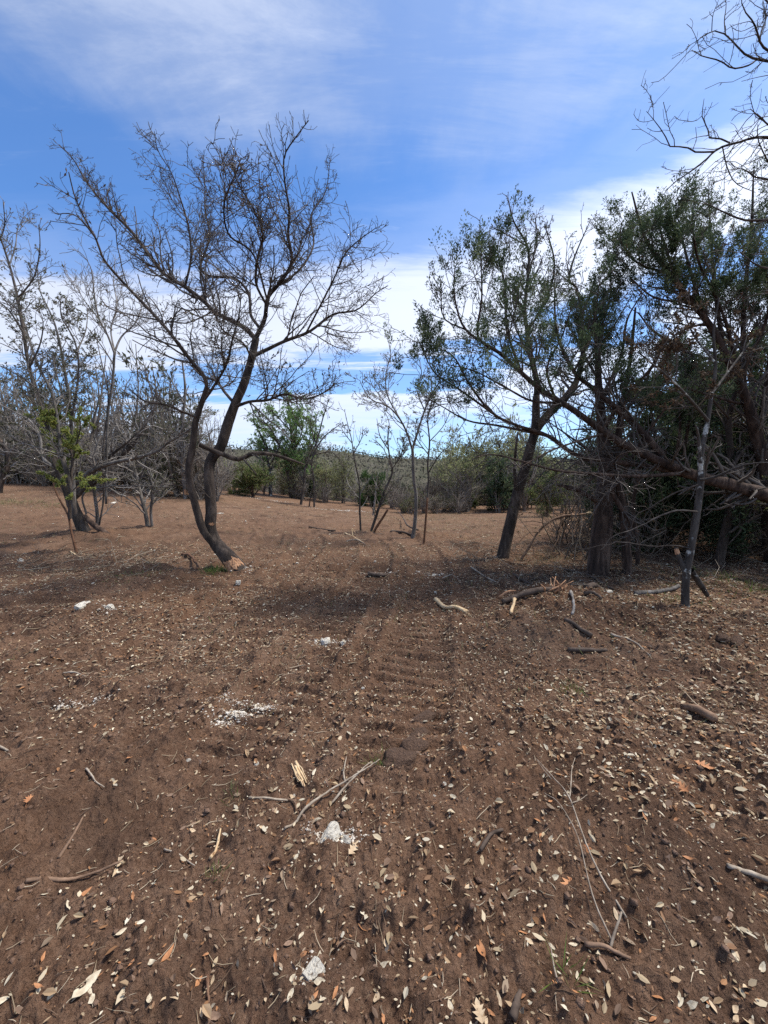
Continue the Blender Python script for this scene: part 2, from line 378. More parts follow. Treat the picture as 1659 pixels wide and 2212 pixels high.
def soil_material():
    m, nt, b = new_mat('stirred_soil')
    fine = noise_node(nt, 38, 8, 0.7); mid = noise_node(nt, 5.0, 8, 0.62); big = noise_node(nt, 0.55, 5, 0.55); pat = noise_node(nt, 0.9, 6, 0.6, dist=0.6)
    c = ramp_node(nt, mid, [(0.30, (0.068, 0.038, 0.025)), (0.48, (0.132, 0.075, 0.048)), (0.66, (0.20, 0.120, 0.078))])
    c = mixc(nt, ramp_node(nt, fine, [(0.45, (0, 0, 0)), (0.72, (0.7, 0.7, 0.7))]), c, (0.25, 0.165, 0.112))
    c = mixc(nt, ramp_node(nt, noise_node(nt, 55, 3, 0.6), [(0.34, (0.6, 0.6, 0.6)), (0.5, (0, 0, 0))]), c, (0.04, 0.024, 0.017))
    c = mixc(nt, ramp_node(nt, big, [(0.40, (0, 0, 0)), (0.66, (0.6, 0.6, 0.6))]), c, (0.165, 0.090, 0.052))
    c = mixc(nt, ramp_node(nt, pat, [(0.34, (0.7, 0.7, 0.7)), (0.47, (0, 0, 0))]), c, (0.062, 0.038, 0.027))
    c = mixc(nt, ramp_node(nt, pat, [(0.54, (0, 0, 0)), (0.68, (0.6, 0.6, 0.6))]), c, (0.21, 0.135, 0.09))
    # dry thatch on the far part of the clearing
    geo = nt.nodes.new('ShaderNodeNewGeometry'); sx = nt.nodes.new('ShaderNodeSeparateXYZ'); nt.links.new(geo.outputs['Position'], sx.inputs[0])
    mr = nt.nodes.new('ShaderNodeMapRange'); nt.links.new(sx.outputs[1], mr.inputs[0]); mr.inputs[1].default_value = 5.0; mr.inputs[2].default_value = 15.0
    th = noise_node(nt, 1.1, 7, 0.65)
    mm = nt.nodes.new('ShaderNodeMath'); mm.operation = 'MULTIPLY'; nt.links.new(mr.outputs[0], mm.inputs[0])
    nt.links.new(ramp_node(nt, th, [(0.36, (0.1, 0.1, 0.1)), (0.6, (0.85, 0.85, 0.85))]), mm.inputs[1])
    c = mixc(nt, mm.outputs[0], c, (0.205, 0.126, 0.080))
    mr2 = nt.nodes.new('ShaderNodeMapRange'); nt.links.new(sx.outputs[1], mr2.inputs[0]); mr2.inputs[1].default_value = 28.0; mr2.inputs[2].default_value = 60.0
    c = mixc(nt, mr2.outputs[0], c, ramp_node(nt, noise_node(nt, 0.12, 9, 0.7), [(0.35, (0.05, 0.052, 0.032)), (0.65, (0.11, 0.098, 0.07))]))
    nt.links.new(c, b.inputs['Base Color']); b.inputs['Roughness'].default_value = 1.0; b.inputs['Specular IOR Level'].default_value = 0.08
    fb = noise_node(nt, 45, 3, 0.6)
    bn = bump(nt, b, fb, 1.0, 0.022)
    b2 = nt.nodes.new('ShaderNodeBump'); nt.links.new(fine, b2.inputs['Height']); b2.inputs['Strength'].default_value = 0.8; b2.inputs['Distance'].default_value = 0.04
    nt.links.new(b2.outputs[0], bn.inputs['Normal'])
    return m
M['soil'] = soil_material()

# ------------------------------------------------------------------ ground sheet
def build_ground():
    az = np.concatenate([np.linspace(-58, 58, 560), np.linspace(58, 302, 46)[1:-1]]); az = np.radians(az)
    r = np.concatenate([np.geomspace(0.45, 2.2, 120), np.geomspace(2.2, 7, 240)[1:], np.geomspace(7, 16, 62)[1:], np.geomspace(16, 60, 60)[1:], np.geomspace(60, 900, 46)[1:]])
    A, Rr = np.meshgrid(az, r); x = Rr * np.sin(A); y = Rr * np.cos(A); z = H(x, y)
    nr, na = x.shape
    v = np.stack([x, y, z], -1).reshape(-1, 3)
    i = np.arange(nr - 1)[:, None] * na; j = np.arange(na)[None, :]; j2 = (j + 1) % na
    q = np.stack([i + j, i + j2, i + na + j2, i + na + j], -1).reshape(-1, 4)
    mb = MB(); mb.add(v, q[:, ::-1])
    c = len(v); mb.add(np.array([[0, 0, float(H(0, 0))]]), np.zeros((0, 3), int))
    mb.f3.append(np.stack([np.full(na, c), (np.arange(na) + 1) % na, np.arange(na)], -1)); mb.m3.append(np.zeros(na, np.int32))
    o = link('ground', mb.mesh('ground', M['soil'])); o['kind'] = 'structure'
build_ground()

# ------------------------------------------------------------------ trees
K1 = (0, 216, 0.5209); K2 = (777.7, 345.6, 0.5313); K3 = (0, 820.9, 0.33335); K4 = (483.9, 820.9, 0.33335)
K5 = (1019.6, 820.9, 0.38545); KT = (1227, 0, 0.27345); K7 = (0, 345.6, 0.33204); K8 = (743.1, 864.1, 0.29168)

class Tree:
    """limbs are traced as pixel paths, stood at their own distance and given depth; twigs grow from them"""
    def __init__(s, name, label, K, base, Y=None, cat='tree', group=None, seed=1):
        s.K = K; s.r = np.random.default_rng(seed)
        bx, by = s.px(base)
        if Y is None: s.base = gnd(bx, by)
        else:
            s.base = at(bx, by, Y); s.base[2] = float(H(s.base[0], s.base[1]))
        s.Y = s.base[1]
        s.root = thing(name, label, cat, s.base, group)
        s.P = []; s.seedn = seed; s.tw = []; s.limbs = []
        s.crown = None
    def px(s, p): return s.K[0] + p[0] * s.K[2], s.K[1] + p[1] * s.K[2]
    def path(s, pts, dy):
        n = len(pts); out = []
        for i, p in enumerate(pts):
            f = i / (n - 1)
            d = (dy[0] + (dy[1] - dy[0]) * f) if isinstance(dy, tuple) else dy * f
            x, y = s.px(p); out.append(at(x, y, s.Y + d))
        return np.array(out)
    def limb(s, pts, h, dy=0.0, mat='oak', name='limb', k=8, n=None, bmp=0.08, foot=False, twigs=True, label=None, jig=0.0):
        W = s.path(pts, dy)
        if foot: W = np.concatenate([[W[0] - (W[1] - W[0]) * 0.0 + np.array([0, 0, -0.15])], W])
        L = np.linalg.norm(np.diff(W, axis=0), axis=1).sum()
        n = n or int(np.clip(L / 0.09, 8, 70))
        P = spline(W, n)
        if jig:
            w = np.linspace(0, 1, n)[:, None]; P = P + s.r.normal(size=P.shape) * jig * w
        sc_ = s.K[2] * s.Y / F
        hs = np.interp(np.linspace(0, 1, n), np.linspace(0, 1, len(h)), h) * sc_
        P2, R2 = P[None], hs[None]
        v, q = tubes(np.concatenate([P2, P2[:, -1:] + (P2[:, -1:] - P2[:, -2:-1]) * 0.05], 1), np.concatenate([R2, R2[:, -1:] * 0.05], 1), k, bmp, s.seedn)
        mb = MB(); mb.add(v, q); me = mb.mesh(name, M[mat], origin=s.base)
        o = link(name, me, s.root)
        if label: o['label'] = label
        if twigs: s.tw.append((P, hs))
        s.limbs.append((P, hs)); return o
    def twigs(s, levels, mat='twig', S0=20, k=3, seed=None, extra=None):
        """levels: list of dict for grow()"""
        P = np.stack([spline(p, S0) for p, h in s.tw]); R = np.stack([np.interp(np.linspace(0, 1, S0), np.linspace(0, 1, len(h)), h) for p, h in s.tw])
        mb = MB(); s.lev = []
        allP, allR = [P], [R]
        for i, lv in enumerate(levels):
            lv = dict(lv); src = lv.pop('src', -1); kk = lv.pop('k', k)
            P, R = grow(allP[src], allR[src], r=s.r, **lv)
            allP.append(P); allR.append(R)
            if len(P): mb.add(*tubes(P, R, kk))
        s.lev = allP
        s.crown = link('crown', mb.mesh('crown', M[mat], origin=s.base), s.root)
        return s
    def leaves(s, n, ln, wd, cols, mat='leaf', lev=(-1,), spread=0.9, name='foliage', where=None, tmin=0.3, lift=0.0, clump=1, jit=0.3):
        mb = MB()
        for l in lev:
            p, d = along(s.lev[l], int(n / len(lev)), s.r, tmin)
            if where is not None:
                m = where(p); p, d = p[m], d[m]
            if clump > 1:
                p = np.repeat(p, clump, 0) + s.r.normal(size=(len(p) * clump, 3)) * ln * np.array([0.4, 0.4, 0.95]); d = np.repeat(d, clump, 0)
            m_ = len(p)
            if m_ == 0: continue
            v, f = leafquads(p, d + UP * lift, s.r.uniform(0.6, 1.25, m_) * ln, s.r.uniform(0.7, 1.2, m_) * wd, s.r, spread)
            mb.add(v, f, 0, tints(m_, cols, s.r, jit))
        if mb.v: link(name, mb.mesh(name, M[mat], False, True, origin=s.base), s.crown)
        return s
    def wound(s, limb_i, s0, s1, a0, a1, mat='fresh', name='scraped_wound', raise_=1.035, label=None):
        P, h = s.limbs[limb_i]; n = len(P); i0, i1 = s0 * (n - 1), s1 * (n - 1)
        m = 19; ang = np.radians(np.linspace(a0, a1, m)); V = np.zeros((12, m, 3)); ctr = np.zeros((12, m, 3))
        for jj in range(m):
            w_ = (i1 - i0) * (0.18 + 0.25 * abs(jj / (m - 1) - 0.5) * 2)
            t = np.clip(np.linspace(i0 + s.r.uniform(0, 1) * w_, i1 - s.r.uniform(0, 1.3) * w_, 12), 0, n - 1.001)
            i = np.minimum(t.astype(int), n - 2); f = (t - i)[:, None]
            c = P[i] * (1 - f) + P[i + 1] * f; hh = h[i] * (1 - f[:, 0]) + h[i + 1] * f[:, 0]
            T = nrm(np.gradient(c, axis=0)); tocam = nrm(np.array([0, 0, EYE]) - c); A = nrm(tocam - (tocam * T).sum(1, keepdims=True) * T); B = np.cross(T, A)
            rr = hh * (raise_ + 0.035 * s.r.normal() + 0.02 * s.r.normal(size=12))
            V[:, jj] = c + rr[:, None] * (cos(ang[jj]) * A + sin(ang[jj]) * B); ctr[:, jj] = c
        edge = np.zeros((12, m), bool); edge[0] = edge[-1] = True; edge[:, 0] = edge[:, -1] = True
        V = np.where(edge[..., None], ctr + (V - ctr) * 0.86, V)
        q = np.array([[a * m + b, a * m + b + 1, (a + 1) * m + b + 1, (a + 1) * m + b] for a in range(11) for b in range(m - 1)])
        mb = MB(); mb.add(V.reshape(-1, 3), q); o = link(name, mb.mesh(name, M[mat], False, origin=s.base), s.root)
        if label: o['label'] = label

def L(per_m, lo, hi, ang=(30, 65), S=6, wig=0.22, trop=0.08, rfac=0.5, **k):
    return dict(per_m=per_m, lo=lo, hi=hi, ang=ang, S=S, wig=wig, trop=trop, rfac=rfac, **k)
DEADC = [(0.10, 0.065, 0.04), (0.16, 0.11, 0.07), (0.07, 0.05, 0.035)]
OLIVE = [(0.12, 0.135, 0.06), (0.15, 0.15, 0.075), (0.085, 0.095, 0.045), (0.17, 0.13, 0.075)]
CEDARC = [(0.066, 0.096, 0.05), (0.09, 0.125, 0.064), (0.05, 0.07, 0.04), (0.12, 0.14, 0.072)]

# --- the leaning two-stemmed oak
def main_oak():
    t = Tree('leaning_oak', 'bare oak leaning left with two dark stems and orange scraped wood at its foot', K1, (990, 1950), seed=11)
    T = lambda p, h, *a, **k: t.limb(p, [q * (0.92 if k.get('name') else 0.85) for q in h], *a, mat='oak_main', **k)
    T([(992, 1955), (945, 1895), (893, 1838), (872, 1780), (876, 1700), (868, 1600), (872, 1500), (915, 1440), (940, 1360), (975, 1260), (1010, 1180), (1042, 1080), (1062, 985)],
      [47, 37, 29, 25, 24, 23, 22, 23, 22, 21, 19, 17, 15], (0.0, 0.5), name='trunk', k=18, foot=True, twigs=False, bmp=0.10)
    T([(893, 1845), (845, 1790), (815, 1700), (790, 1600), (783, 1520), (800, 1430), (812, 1330), (835, 1260), (858, 1195)],
      [18, 17, 16, 15, 14.5, 14, 13, 11, 10], (0.05, -0.35), name='stem', k=14, twigs=False, bmp=0.09)
    T([(858, 1200), (848, 1150), (790, 1080), (700, 960), (600, 850), (500, 745), (430, 660), (400, 580), (350, 490), (310, 400), (285, 300)], [9, 8.5, 8, 7, 6.5, 6, 5, 4.2, 3.4, 2.6, 1.6], (-0.35, -1.3))
    T([(840, 1255), (885, 1190), (940, 1095), (962, 1000), (990, 900), (1000, 800)], [6, 5.5, 5, 4, 3, 1.6], (-0.3, -1.3))
    T([(812, 1315), (750, 1290), (680, 1262), (600, 1250), (540, 1200)], [6, 5, 4, 3, 1.6], (-0.3, -1.0))
    T([(390, 560), (330, 490), (280, 470), (240, 475)], [3, 2.5, 2, 1.2], (-1.1, -1.3), k=6)
    T([(1062, 995), (1020, 950), (960, 915), (890, 880), (840, 830), (760, 770), (680, 720), (610, 630), (540, 540), (440, 440), (360, 340), (300, 240), (245, 185)], [12, 12, 11, 10.5, 10, 9.5, 9, 8, 7, 5.5, 4, 3, 1.6], (0.5, 1.5))
    T([(1062, 985), (1098, 905), (1110, 820), (1160, 760), (1210, 670), (1195, 560), (1200, 460), (1180, 330), (1180, 230), (1230, 150), (1280, 85)], [12, 11, 10, 8.5, 7.5, 6.5, 5.5, 4.4, 3.4, 2.6, 1.5], (0.5, -0.5))
    T([(1072, 940), (1040, 890), (1030, 800), (970, 740), (870, 730), (832, 690), (868, 570), (850, 450), (850, 350), (838, 230)], [8, 7.5, 7, 6.5, 6, 5.5, 4.8, 3.8, 2.8, 1.5], (0.45, 2.2))
    T([(768, 775), (792, 650), (780, 520), (745, 400), (710, 300), (655, 210), (640, 130)], [6, 5.5, 5, 4, 3, 2.2, 1.3], (0.9, 0.3))
    T([(1055, 1060), (1100, 1038), (1180, 1000), (1280, 962), (1380, 890), (1480, 870), (1560, 800), (1610, 770)], [10, 9, 8, 7, 5.5, 4.2, 3, 1.5], (0.4, 0.9))
    T([(1270, 965), (1330, 850), (1390, 730), (1430, 640), (1490, 580), (1560, 530)], [5, 4.5, 4, 3.2, 2.4, 1.3], (0.6, -0.6))
    T([(1105, 850), (1062, 760), (1070, 650), (1090, 560), (1050, 450), (990, 350), (950, 240)], [6.5, 6, 5.4, 4.6, 3.6, 2.6, 1.4], (0.4, -1.4))
    T([(1160, 765), (1245, 700), (1300, 600), (1290, 480), (1350, 380), (1370, 240)], [5.5, 5, 4.4, 3.6, 2.6, 1.4], (0.3, 1.6))
    T([(1108, 830), (1050, 640), (950, 560), (930, 430), (980, 300), (1000, 240)], [5, 4.4, 3.8, 3, 2.2, 1.3], (0.4, -2.0))
    T([(1380, 895), (1350, 960), (1430, 985), (1490, 990)], [3.4, 3, 2.4, 1.3], (0.8, 1.4), k=6)
    T([(985, 1268), (1040, 1250), (1110, 1245), (1180, 1220), (1260, 1240), (1330, 1220), (1400, 1170)], [9, 7, 6, 5, 4, 3, 1.5], (0.3, -0.9))
    T([(965, 1250), (930, 1210), (895, 1165), (830, 1140), (760, 1060)], [8, 7, 6, 4, 2], (0.35, 1.5))
    T([(1045, 1080), (1010, 1010), (930, 960), (880, 870)], [5, 4, 3, 1.5], (0.4, -1.8))
    T([(868, 1650), (830, 1610), (812, 1602)], [4, 3, 1.5], (0.1, 0.0), k=6)
    t.twigs([L(10.5, 0.55, 1.6, (26, 60), 8, 0.15, 0.085, 0.5, rmin=0.0058, tmin=0.12, shrink=0.82, k=4), L(12.5, 0.2, 0.55, (30, 70), 5, 0.26, 0.06, 0.6, rmin=0.0042, tmin=0.12), L(12, 0.07, 0.22, (35, 75), 3, 0.35, 0.04, 0.7, rmin=0.0035, tmin=0.1),
             L(20, 0.12, 0.5, (35, 75), 5, 0.28, 0.06, 0.35, rmin=0.0042, tmin=0.25, src=0, shrink=0.5), L(12, 0.06, 0.2, (35, 75), 3, 0.3, 0.05, 0.6, rmin=0.0035)], mat='twig')
    t.leaves(900, 0.05, 0.02, DEADC, 'dead_leaf', lev=(3,), spread=0.8)
    t.leaves(2600, 0.05, 0.024, [(0.05, 0.045, 0.03), (0.07, 0.06, 0.04), (0.06, 0.065, 0.035)], 'leaf', lev=(2,), name='clinging_leaves', where=lambda p: (p[:, 2] < 3.4) & (p[:, 2] > 2.0) & (p[:, 0] > -3.0))
    t.wound(0, 0.035, 0.10, -75, 55, raise_=1.09, label='orange wound where the bark is scraped off')
    t.wound(0, 0.0, 0.028, -80, 75, raise_=1.12, label='splintered orange wood at ground level')
    t.wound(0, 0.245, 0.262, -15, 45, name='bark_patch', raise_=1.02)
    return t
main_oak()

def lodged():
    t = Tree('lodged_branch', 'broken crooked branch lodged across the two stems of the leaning oak', K1, (1000, 1500), Y=6.2, cat='branch', seed=5)
    t.root.location = at(*t.px((830, 1430)), 6.1); t.base = np.array(t.root.location); t.Y = 6.15
    t.limb([(828, 1428), (870, 1448), (930, 1472), (990, 1490), (1050, 1466), (1130, 1470), (1200, 1490), (1262, 1512)], [9, 9.5, 10, 9, 9, 7, 6, 3], (0.0, 0.5), mat='oak_main', name='stem')
    t.limb([(1010, 1490), (1040, 1525), (1062, 1552)], [4, 3.4, 2], (0.2, 0.1), name='side_twig', k=6)
    t.twigs([L(3, 0.2, 0.6, (30, 70), 6, 0.25, 0.0, 0.4, rmin=0.004, tmin=0.45), L(7, 0.1, 0.25, (30, 70), 4, 0.3, 0, 0.6, rmin=0.003)])
lodged()

OAKL = [L(8.5, 0.45, 1.1, (25, 60), 6, 0.18, 0.09, 0.5, rmin=0.006, shrink=0.75), L(10, 0.2, 0.5, (30, 70), 4, 0.25, 0.06, 0.6, rmin=0.0048), L(9, 0.08, 0.22, (35, 75), 3, 0.32, 0.04, 0.7, rmin=0.004)]

# --- clump at the left
def left_clump():
    t = Tree('old_oak_clump', 'old oak clump with stout leaning grey trunk and long branch arching right', K3, (560, 1015), seed=21)
    t.limb([(562, 1020), (512, 900), (462, 790), (422, 690), (385, 600), (345, 520), (300, 400)], [46, 38, 32, 26, 20, 14, 8], (0, -0.3), mat='oak', name='trunk', k=16, foot=True, bmp=0.14, twigs=False)
    t.limb([(470, 760), (560, 690), (640, 630), (700, 562), (780, 490), (870, 400), (930, 300), (1000, 190), (1040, 80)], [26, 25, 23, 21, 18, 15, 12, 8, 4], (0, 0.9), mat='oak')
    t.limb([(420, 690), (500, 640), (640, 560), (740, 470), (830, 400), (900, 330)], [14, 14, 12, 10, 7, 3], (-0.1, 0.2), mat='oak')
    t.limb([(440, 760), (470, 640), (560, 500), (590, 380), (640, 240), (650, 100)], [14, 13, 11, 9, 7, 4], (0, 0.6), mat='oak')
    t.limb([(400, 640), (420, 520), (400, 400), (340, 250), (330, 60)], [12, 10, 8, 6, 3], (0, 0.7), mat='oak_grey')
    t.limb([(500, 660), (620, 575), (760, 530), (900, 500), (1020, 460), (1100, 400), (1200, 340), (1290, 270)], [14, 13, 12, 11, 9, 7, 5, 2.5], (-0.1, -0.8), mat='oak_grey')
    t.limb([(450, 610), (330, 560), (200, 500), (100, 472), (-20, 462)], [7, 6, 5, 4, 2], (-0.1, -0.9), mat='oak_grey')
    t.limb([(340, 560), (270, 490), (262, 380), (200, 270), (100, 210), (-20, 150)], [9, 8, 7, 6, 5, 3], (-0.1, 0.6), mat='oak_grey')
    t.limb([(760, 1060), (680, 990), (610, 940), (545, 880)], [18, 20, 18, 14], (-0.2, -0.1), mat='cedar', name='fallen_stem', twigs=False)
    t.limb([(612, 1060), (632, 900), (616, 760), (608, 640), (640, 480), (600, 300), (640, 120), (620, -60)], [12, 11, 10, 8, 7, 6, 4.5, 3], (0.3, 0.5), mat='oak_grey', name='stem', foot=True)
    t.limb([(640, 960), (672, 760), (665, 560), (672, 400), (700, 150), (690, -50)], [6, 5.5, 5, 4.5, 3.5, 2.2], (0.1, -0.2), mat='oak', name='stem')
    t.limb([(560, 870), (540, 740), (700, 690), (880, 685), (1110, 694)], [6, 5, 4, 3, 1.5], (-0.2, -0.6), mat='oak_grey', twigs=False)
    t.limb([(720, 740), (780, 790), (840, 800)], [3, 2.5, 1.5], (-0.2, -0.3), mat='oak', k=6)
    t.twigs([L(8.5, 0.35, 1.0, (25, 65), 6, 0.2, 0.06, 0.45, rmin=0.0055, shrink=0.7), L(9, 0.18, 0.5, (30, 70), 4, 0.26, 0.04, 0.6, rmin=0.0045), L(7, 0.08, 0.2, (35, 75), 3, 0.32, 0.03, 0.7, rmin=0.004)], mat='twig_grey')
    # sapling with fresh green leaves
    s = Tree('green_leaved_sapling', 'red stemmed sapling with yellow green leaves in front of the oak clump', K3, (500, 1130), seed=22)
    s.limb([(500, 1135), (462, 980), (442, 880), (400, 800), (352, 700), (345, 640)], [9, 8, 7, 6, 5, 3], (0, 0.2), mat='red_stem', name='stem', foot=True, twigs=False)
    s.limb([(452, 900), (455, 760), (462, 600), (470, 500), (430, 410), (380, 330), (330, 230), (300, 160)], [10, 9.5, 9, 8, 7, 5.5, 4, 2], (0.05, 0.4), mat='oak_main', name='trunk')
    s.limb([(470, 520), (500, 400), (520, 300), (500, 190)], [5, 4, 3, 1.5], (0.2, -0.4))
    s.limb([(455, 700), (490, 720), (560, 690)], [3, 2.5, 1.2], (0.0, -0.1), k=6)
    s.limb([(400, 380), (300, 330), (250, 260), (210, 200)], [4, 3, 2.4, 1.2], (0.2, -0.2))
    s.twigs([L(11, 0.3, 0.95, (30, 70), 6, 0.22, 0.06, 0.5, rmin=0.004), L(10, 0.1, 0.3, (30, 70), 4, 0.3, 0.03, 0.6, rmin=0.003)])
    s.leaves(8500, 0.05, 0.025, [(0.27, 0.31, 0.09), (0.33, 0.36, 0.11), (0.2, 0.25, 0.08), (0.42, 0.40, 0.12)], lev=(-1, -2))
left_clump()

LEAFY = [(0.12, 0.125, 0.075), (0.17, 0.165, 0.10), (0.2, 0.17, 0.12), (0.10, 0.105, 0.07)]
def left_trees():
    t = Tree('slender_leafy_oak', 'tall slender grey oak with small dark leaves at the left edge', K7, (480, 2250), Y=7.4, seed=31)
    t.limb([(480, 2250), (420, 1980), (310, 1740), (250, 1560), (190, 1350), (150, 1100), (110, 880), (60, 680), (0, 500), (-60, 380)], [14, 13, 13, 12, 11, 10, 9, 7, 5, 3.5], (0, 0.3), mat='oak', name='trunk', k=12, foot=True)
    t.limb([(118, 890), (160, 850), (230, 740), (260, 560), (250, 420)], [5, 4.6, 4, 3, 1.6], (0.1, -0.5), mat='oak_grey')
    t.limb([(400, 1930), (350, 1560), (250, 1340), (200, 1200), (130, 1000), (20, 900)], [11, 9, 8, 7, 5, 3], (0, 0.8), mat='oak_grey')
    t.limb([(60, 690), (100, 560), (120, 430), (190, 390)], [4, 3.4, 2.6, 1.4], (0.2, 0.8), mat='oak_grey')
    t.limb([(0, 520), (30, 420), (20, 260)], [4, 3, 1.4], (0.3, -0.3), mat='oak_grey')
    t.limb([(150, 1120), (60, 980), (-40, 900)], [6, 4.5, 3], (0, -0.6), mat='oak_grey')
    t.limb([(190, 1350), (260, 1200), (280, 1050), (240, 950)], [6, 4.5, 3, 1.6], (0, -0.6), mat='oak_grey')
    t.limb([(235, 1480), (100, 1390), (-20, 1330)], [5, 4, 2], (0, -0.6), mat='oak_grey')
    t.twigs(OAKL, mat='twig_grey'); t.leaves(5000, 0.048, 0.022, LEAFY, lev=(-1, -2), where=lambda p: (p[:, 2] < 5.0) | (np.random.default_rng(1).random(len(p)) < 0.25))
    t = Tree('second_leafy_oak', 'leafy oak with two thin stems beside the tall slender one', K7, (470, 2200), Y=8.2, seed=32)
    t.limb([(480, 2250), (470, 1800), (440, 1500), (400, 1250), (360, 1080), (320, 980), (260, 850), (240, 700)], [13, 11, 10, 9, 8, 6, 4, 2], (0, 0.2), mat='oak_grey', name='trunk', k=10, foot=True)
    t.limb([(462, 1720), (510, 1400), (495, 1210), (440, 1090), (400, 1020), (390, 900)], [8, 7, 6, 5, 4, 2], (0, -0.6), mat='oak_grey')
    t.limb([(500, 1250), (560, 1100), (570, 950)], [4, 3, 1.5], (-0.3, 0.4), mat='oak_grey')
    t.twigs(OAKL, mat='twig_grey'); t.leaves(4200, 0.048, 0.023, LEAFY, lev=(-1, -2))
    t = Tree('pale_bare_tree', 'pale grey bare tree with upswept fan of branches behind the oak clump', K7, (690, 2150), Y=9.0, seed=33)
    t.limb([(690, 2190), (700, 1700), (735, 1420), (745, 1250)], [7, 6.5, 6.5, 6.5], 0, mat='oak_grey', name='trunk', k=10, foot=True, twigs=False)
    t.limb([(745, 1260), (700, 1140), (640, 1020), (610, 850), (590, 700), (520, 600), (440, 580)], [6, 5.6, 5, 4, 3, 2.2, 1.2], (0, -0.6), mat='oak_pale')
    t.limb([(745, 1250), (790, 1150), (880, 1060), (920, 960), (930, 850)], [6, 5, 4, 3, 1.5], (0, 0.5), mat='oak_pale')
    t.limb([(742, 1230), (722, 1100), (760, 950), (740, 800), (750, 640)], [5, 4.5, 4, 3, 1.4], (0, 0.8), mat='oak_pale')
    t.limb([(650, 1040), (560, 930), (480, 800), (420, 730)], [4, 3, 2.2, 1.2], (-0.2, 0.3), mat='oak_pale')
    t.limb([(740, 1330), (640, 1180), (560, 1080)], [4, 3, 1.5], (0, -0.8), mat='oak_pale')
    t.twigs([L(8, 0.5, 1.2, (18, 45), 6, 0.15, 0.11, 0.5, rmin=0.007, shrink=0.7), L(9, 0.2, 0.6, (22, 55), 4, 0.22, 0.08, 0.6, rmin=0.0055), L(7, 0.08, 0.25, (30, 70), 3, 0.3, 0.05, 0.7, rmin=0.0045)], mat='twig_grey')
    t = Tree('edge_trunk_tree', 'dark leaning trunk cut by the left edge of the photo', K3, (0, 730), seed=34)
    t.limb([(-4, 735), (14, 620), (45, 565), (40, 460), (-30, 330), (-60, 100)], [17, 15, 13, 11, 9, 6], (0, 0.5), mat='oak_main', name='trunk', k=10, foot=True)
    t.limb([(42, 500), (110, 400), (120, 250), (100, 60)], [7, 6, 4, 2], (0.3, 0.2), mat='oak_grey')
    t.twigs(OAKL, mat='twig_grey'); t.leaves(2500, 0.07, 0.04, LEAFY)
    t = Tree('two_stemmed_sapling', 'thin two stemmed grey tree between oak clump and leaning oak', K3, (970, 965), seed=35)
    t.limb([(962, 970), (940, 850), (900, 700), (870, 560), (840, 430), (760, 300), (720, 150)], [14, 12, 11, 9, 7, 5, 3], (0, 0.4), mat='oak_grey', name='trunk', foot=True)
    t.limb([(988, 965), (978, 850), (990, 700), (962, 580), (1000, 400), (980, 200), (1020, 40)], [9, 8.5, 8, 7, 6, 4, 2], (0, -0.3), mat='oak_grey', name='stem', foot=True)
    t.limb([(895, 680), (960, 520), (1060, 420), (1100, 250)], [5, 4, 3, 1.5], (0, -0.5), mat='oak_grey')
    t.twigs(OAKL, mat='twig_grey'); t.leaves(900, 0.06, 0.03, LEAFY)
    t = Tree('scarred_trunk_tree', 'straight trunk with small orange scar just behind the leaning oak', K3, (1200, 775), seed=36)
    t.limb([(1200, 780), (1190, 600), (1170, 420), (1185, 250), (1200, 60), (1180, -120)], [13, 12, 11, 10, 8, 5], (0, 0.2), mat='oak_grey', name='trunk', foot=True)
    t.limb([(1175, 440), (1110, 320), (1060, 180), (1000, 60)], [6, 5, 4, 2], (0, -0.6), mat='oak_grey')
    t.limb([(1180, 380), (1280, 250), (1330, 100), (1400, -20)], [6, 5, 4, 2], (0, 0.6), mat='oak_grey')
    t.limb([(1190, 150), (1120, 20), (1050, -100)], [5, 4, 2], (0, 0.6), mat='oak_grey')
    t.twigs(OAKL, mat='twig_grey'); t.wound(0, 0.07, 0.12, -30, 50)
left_trees()

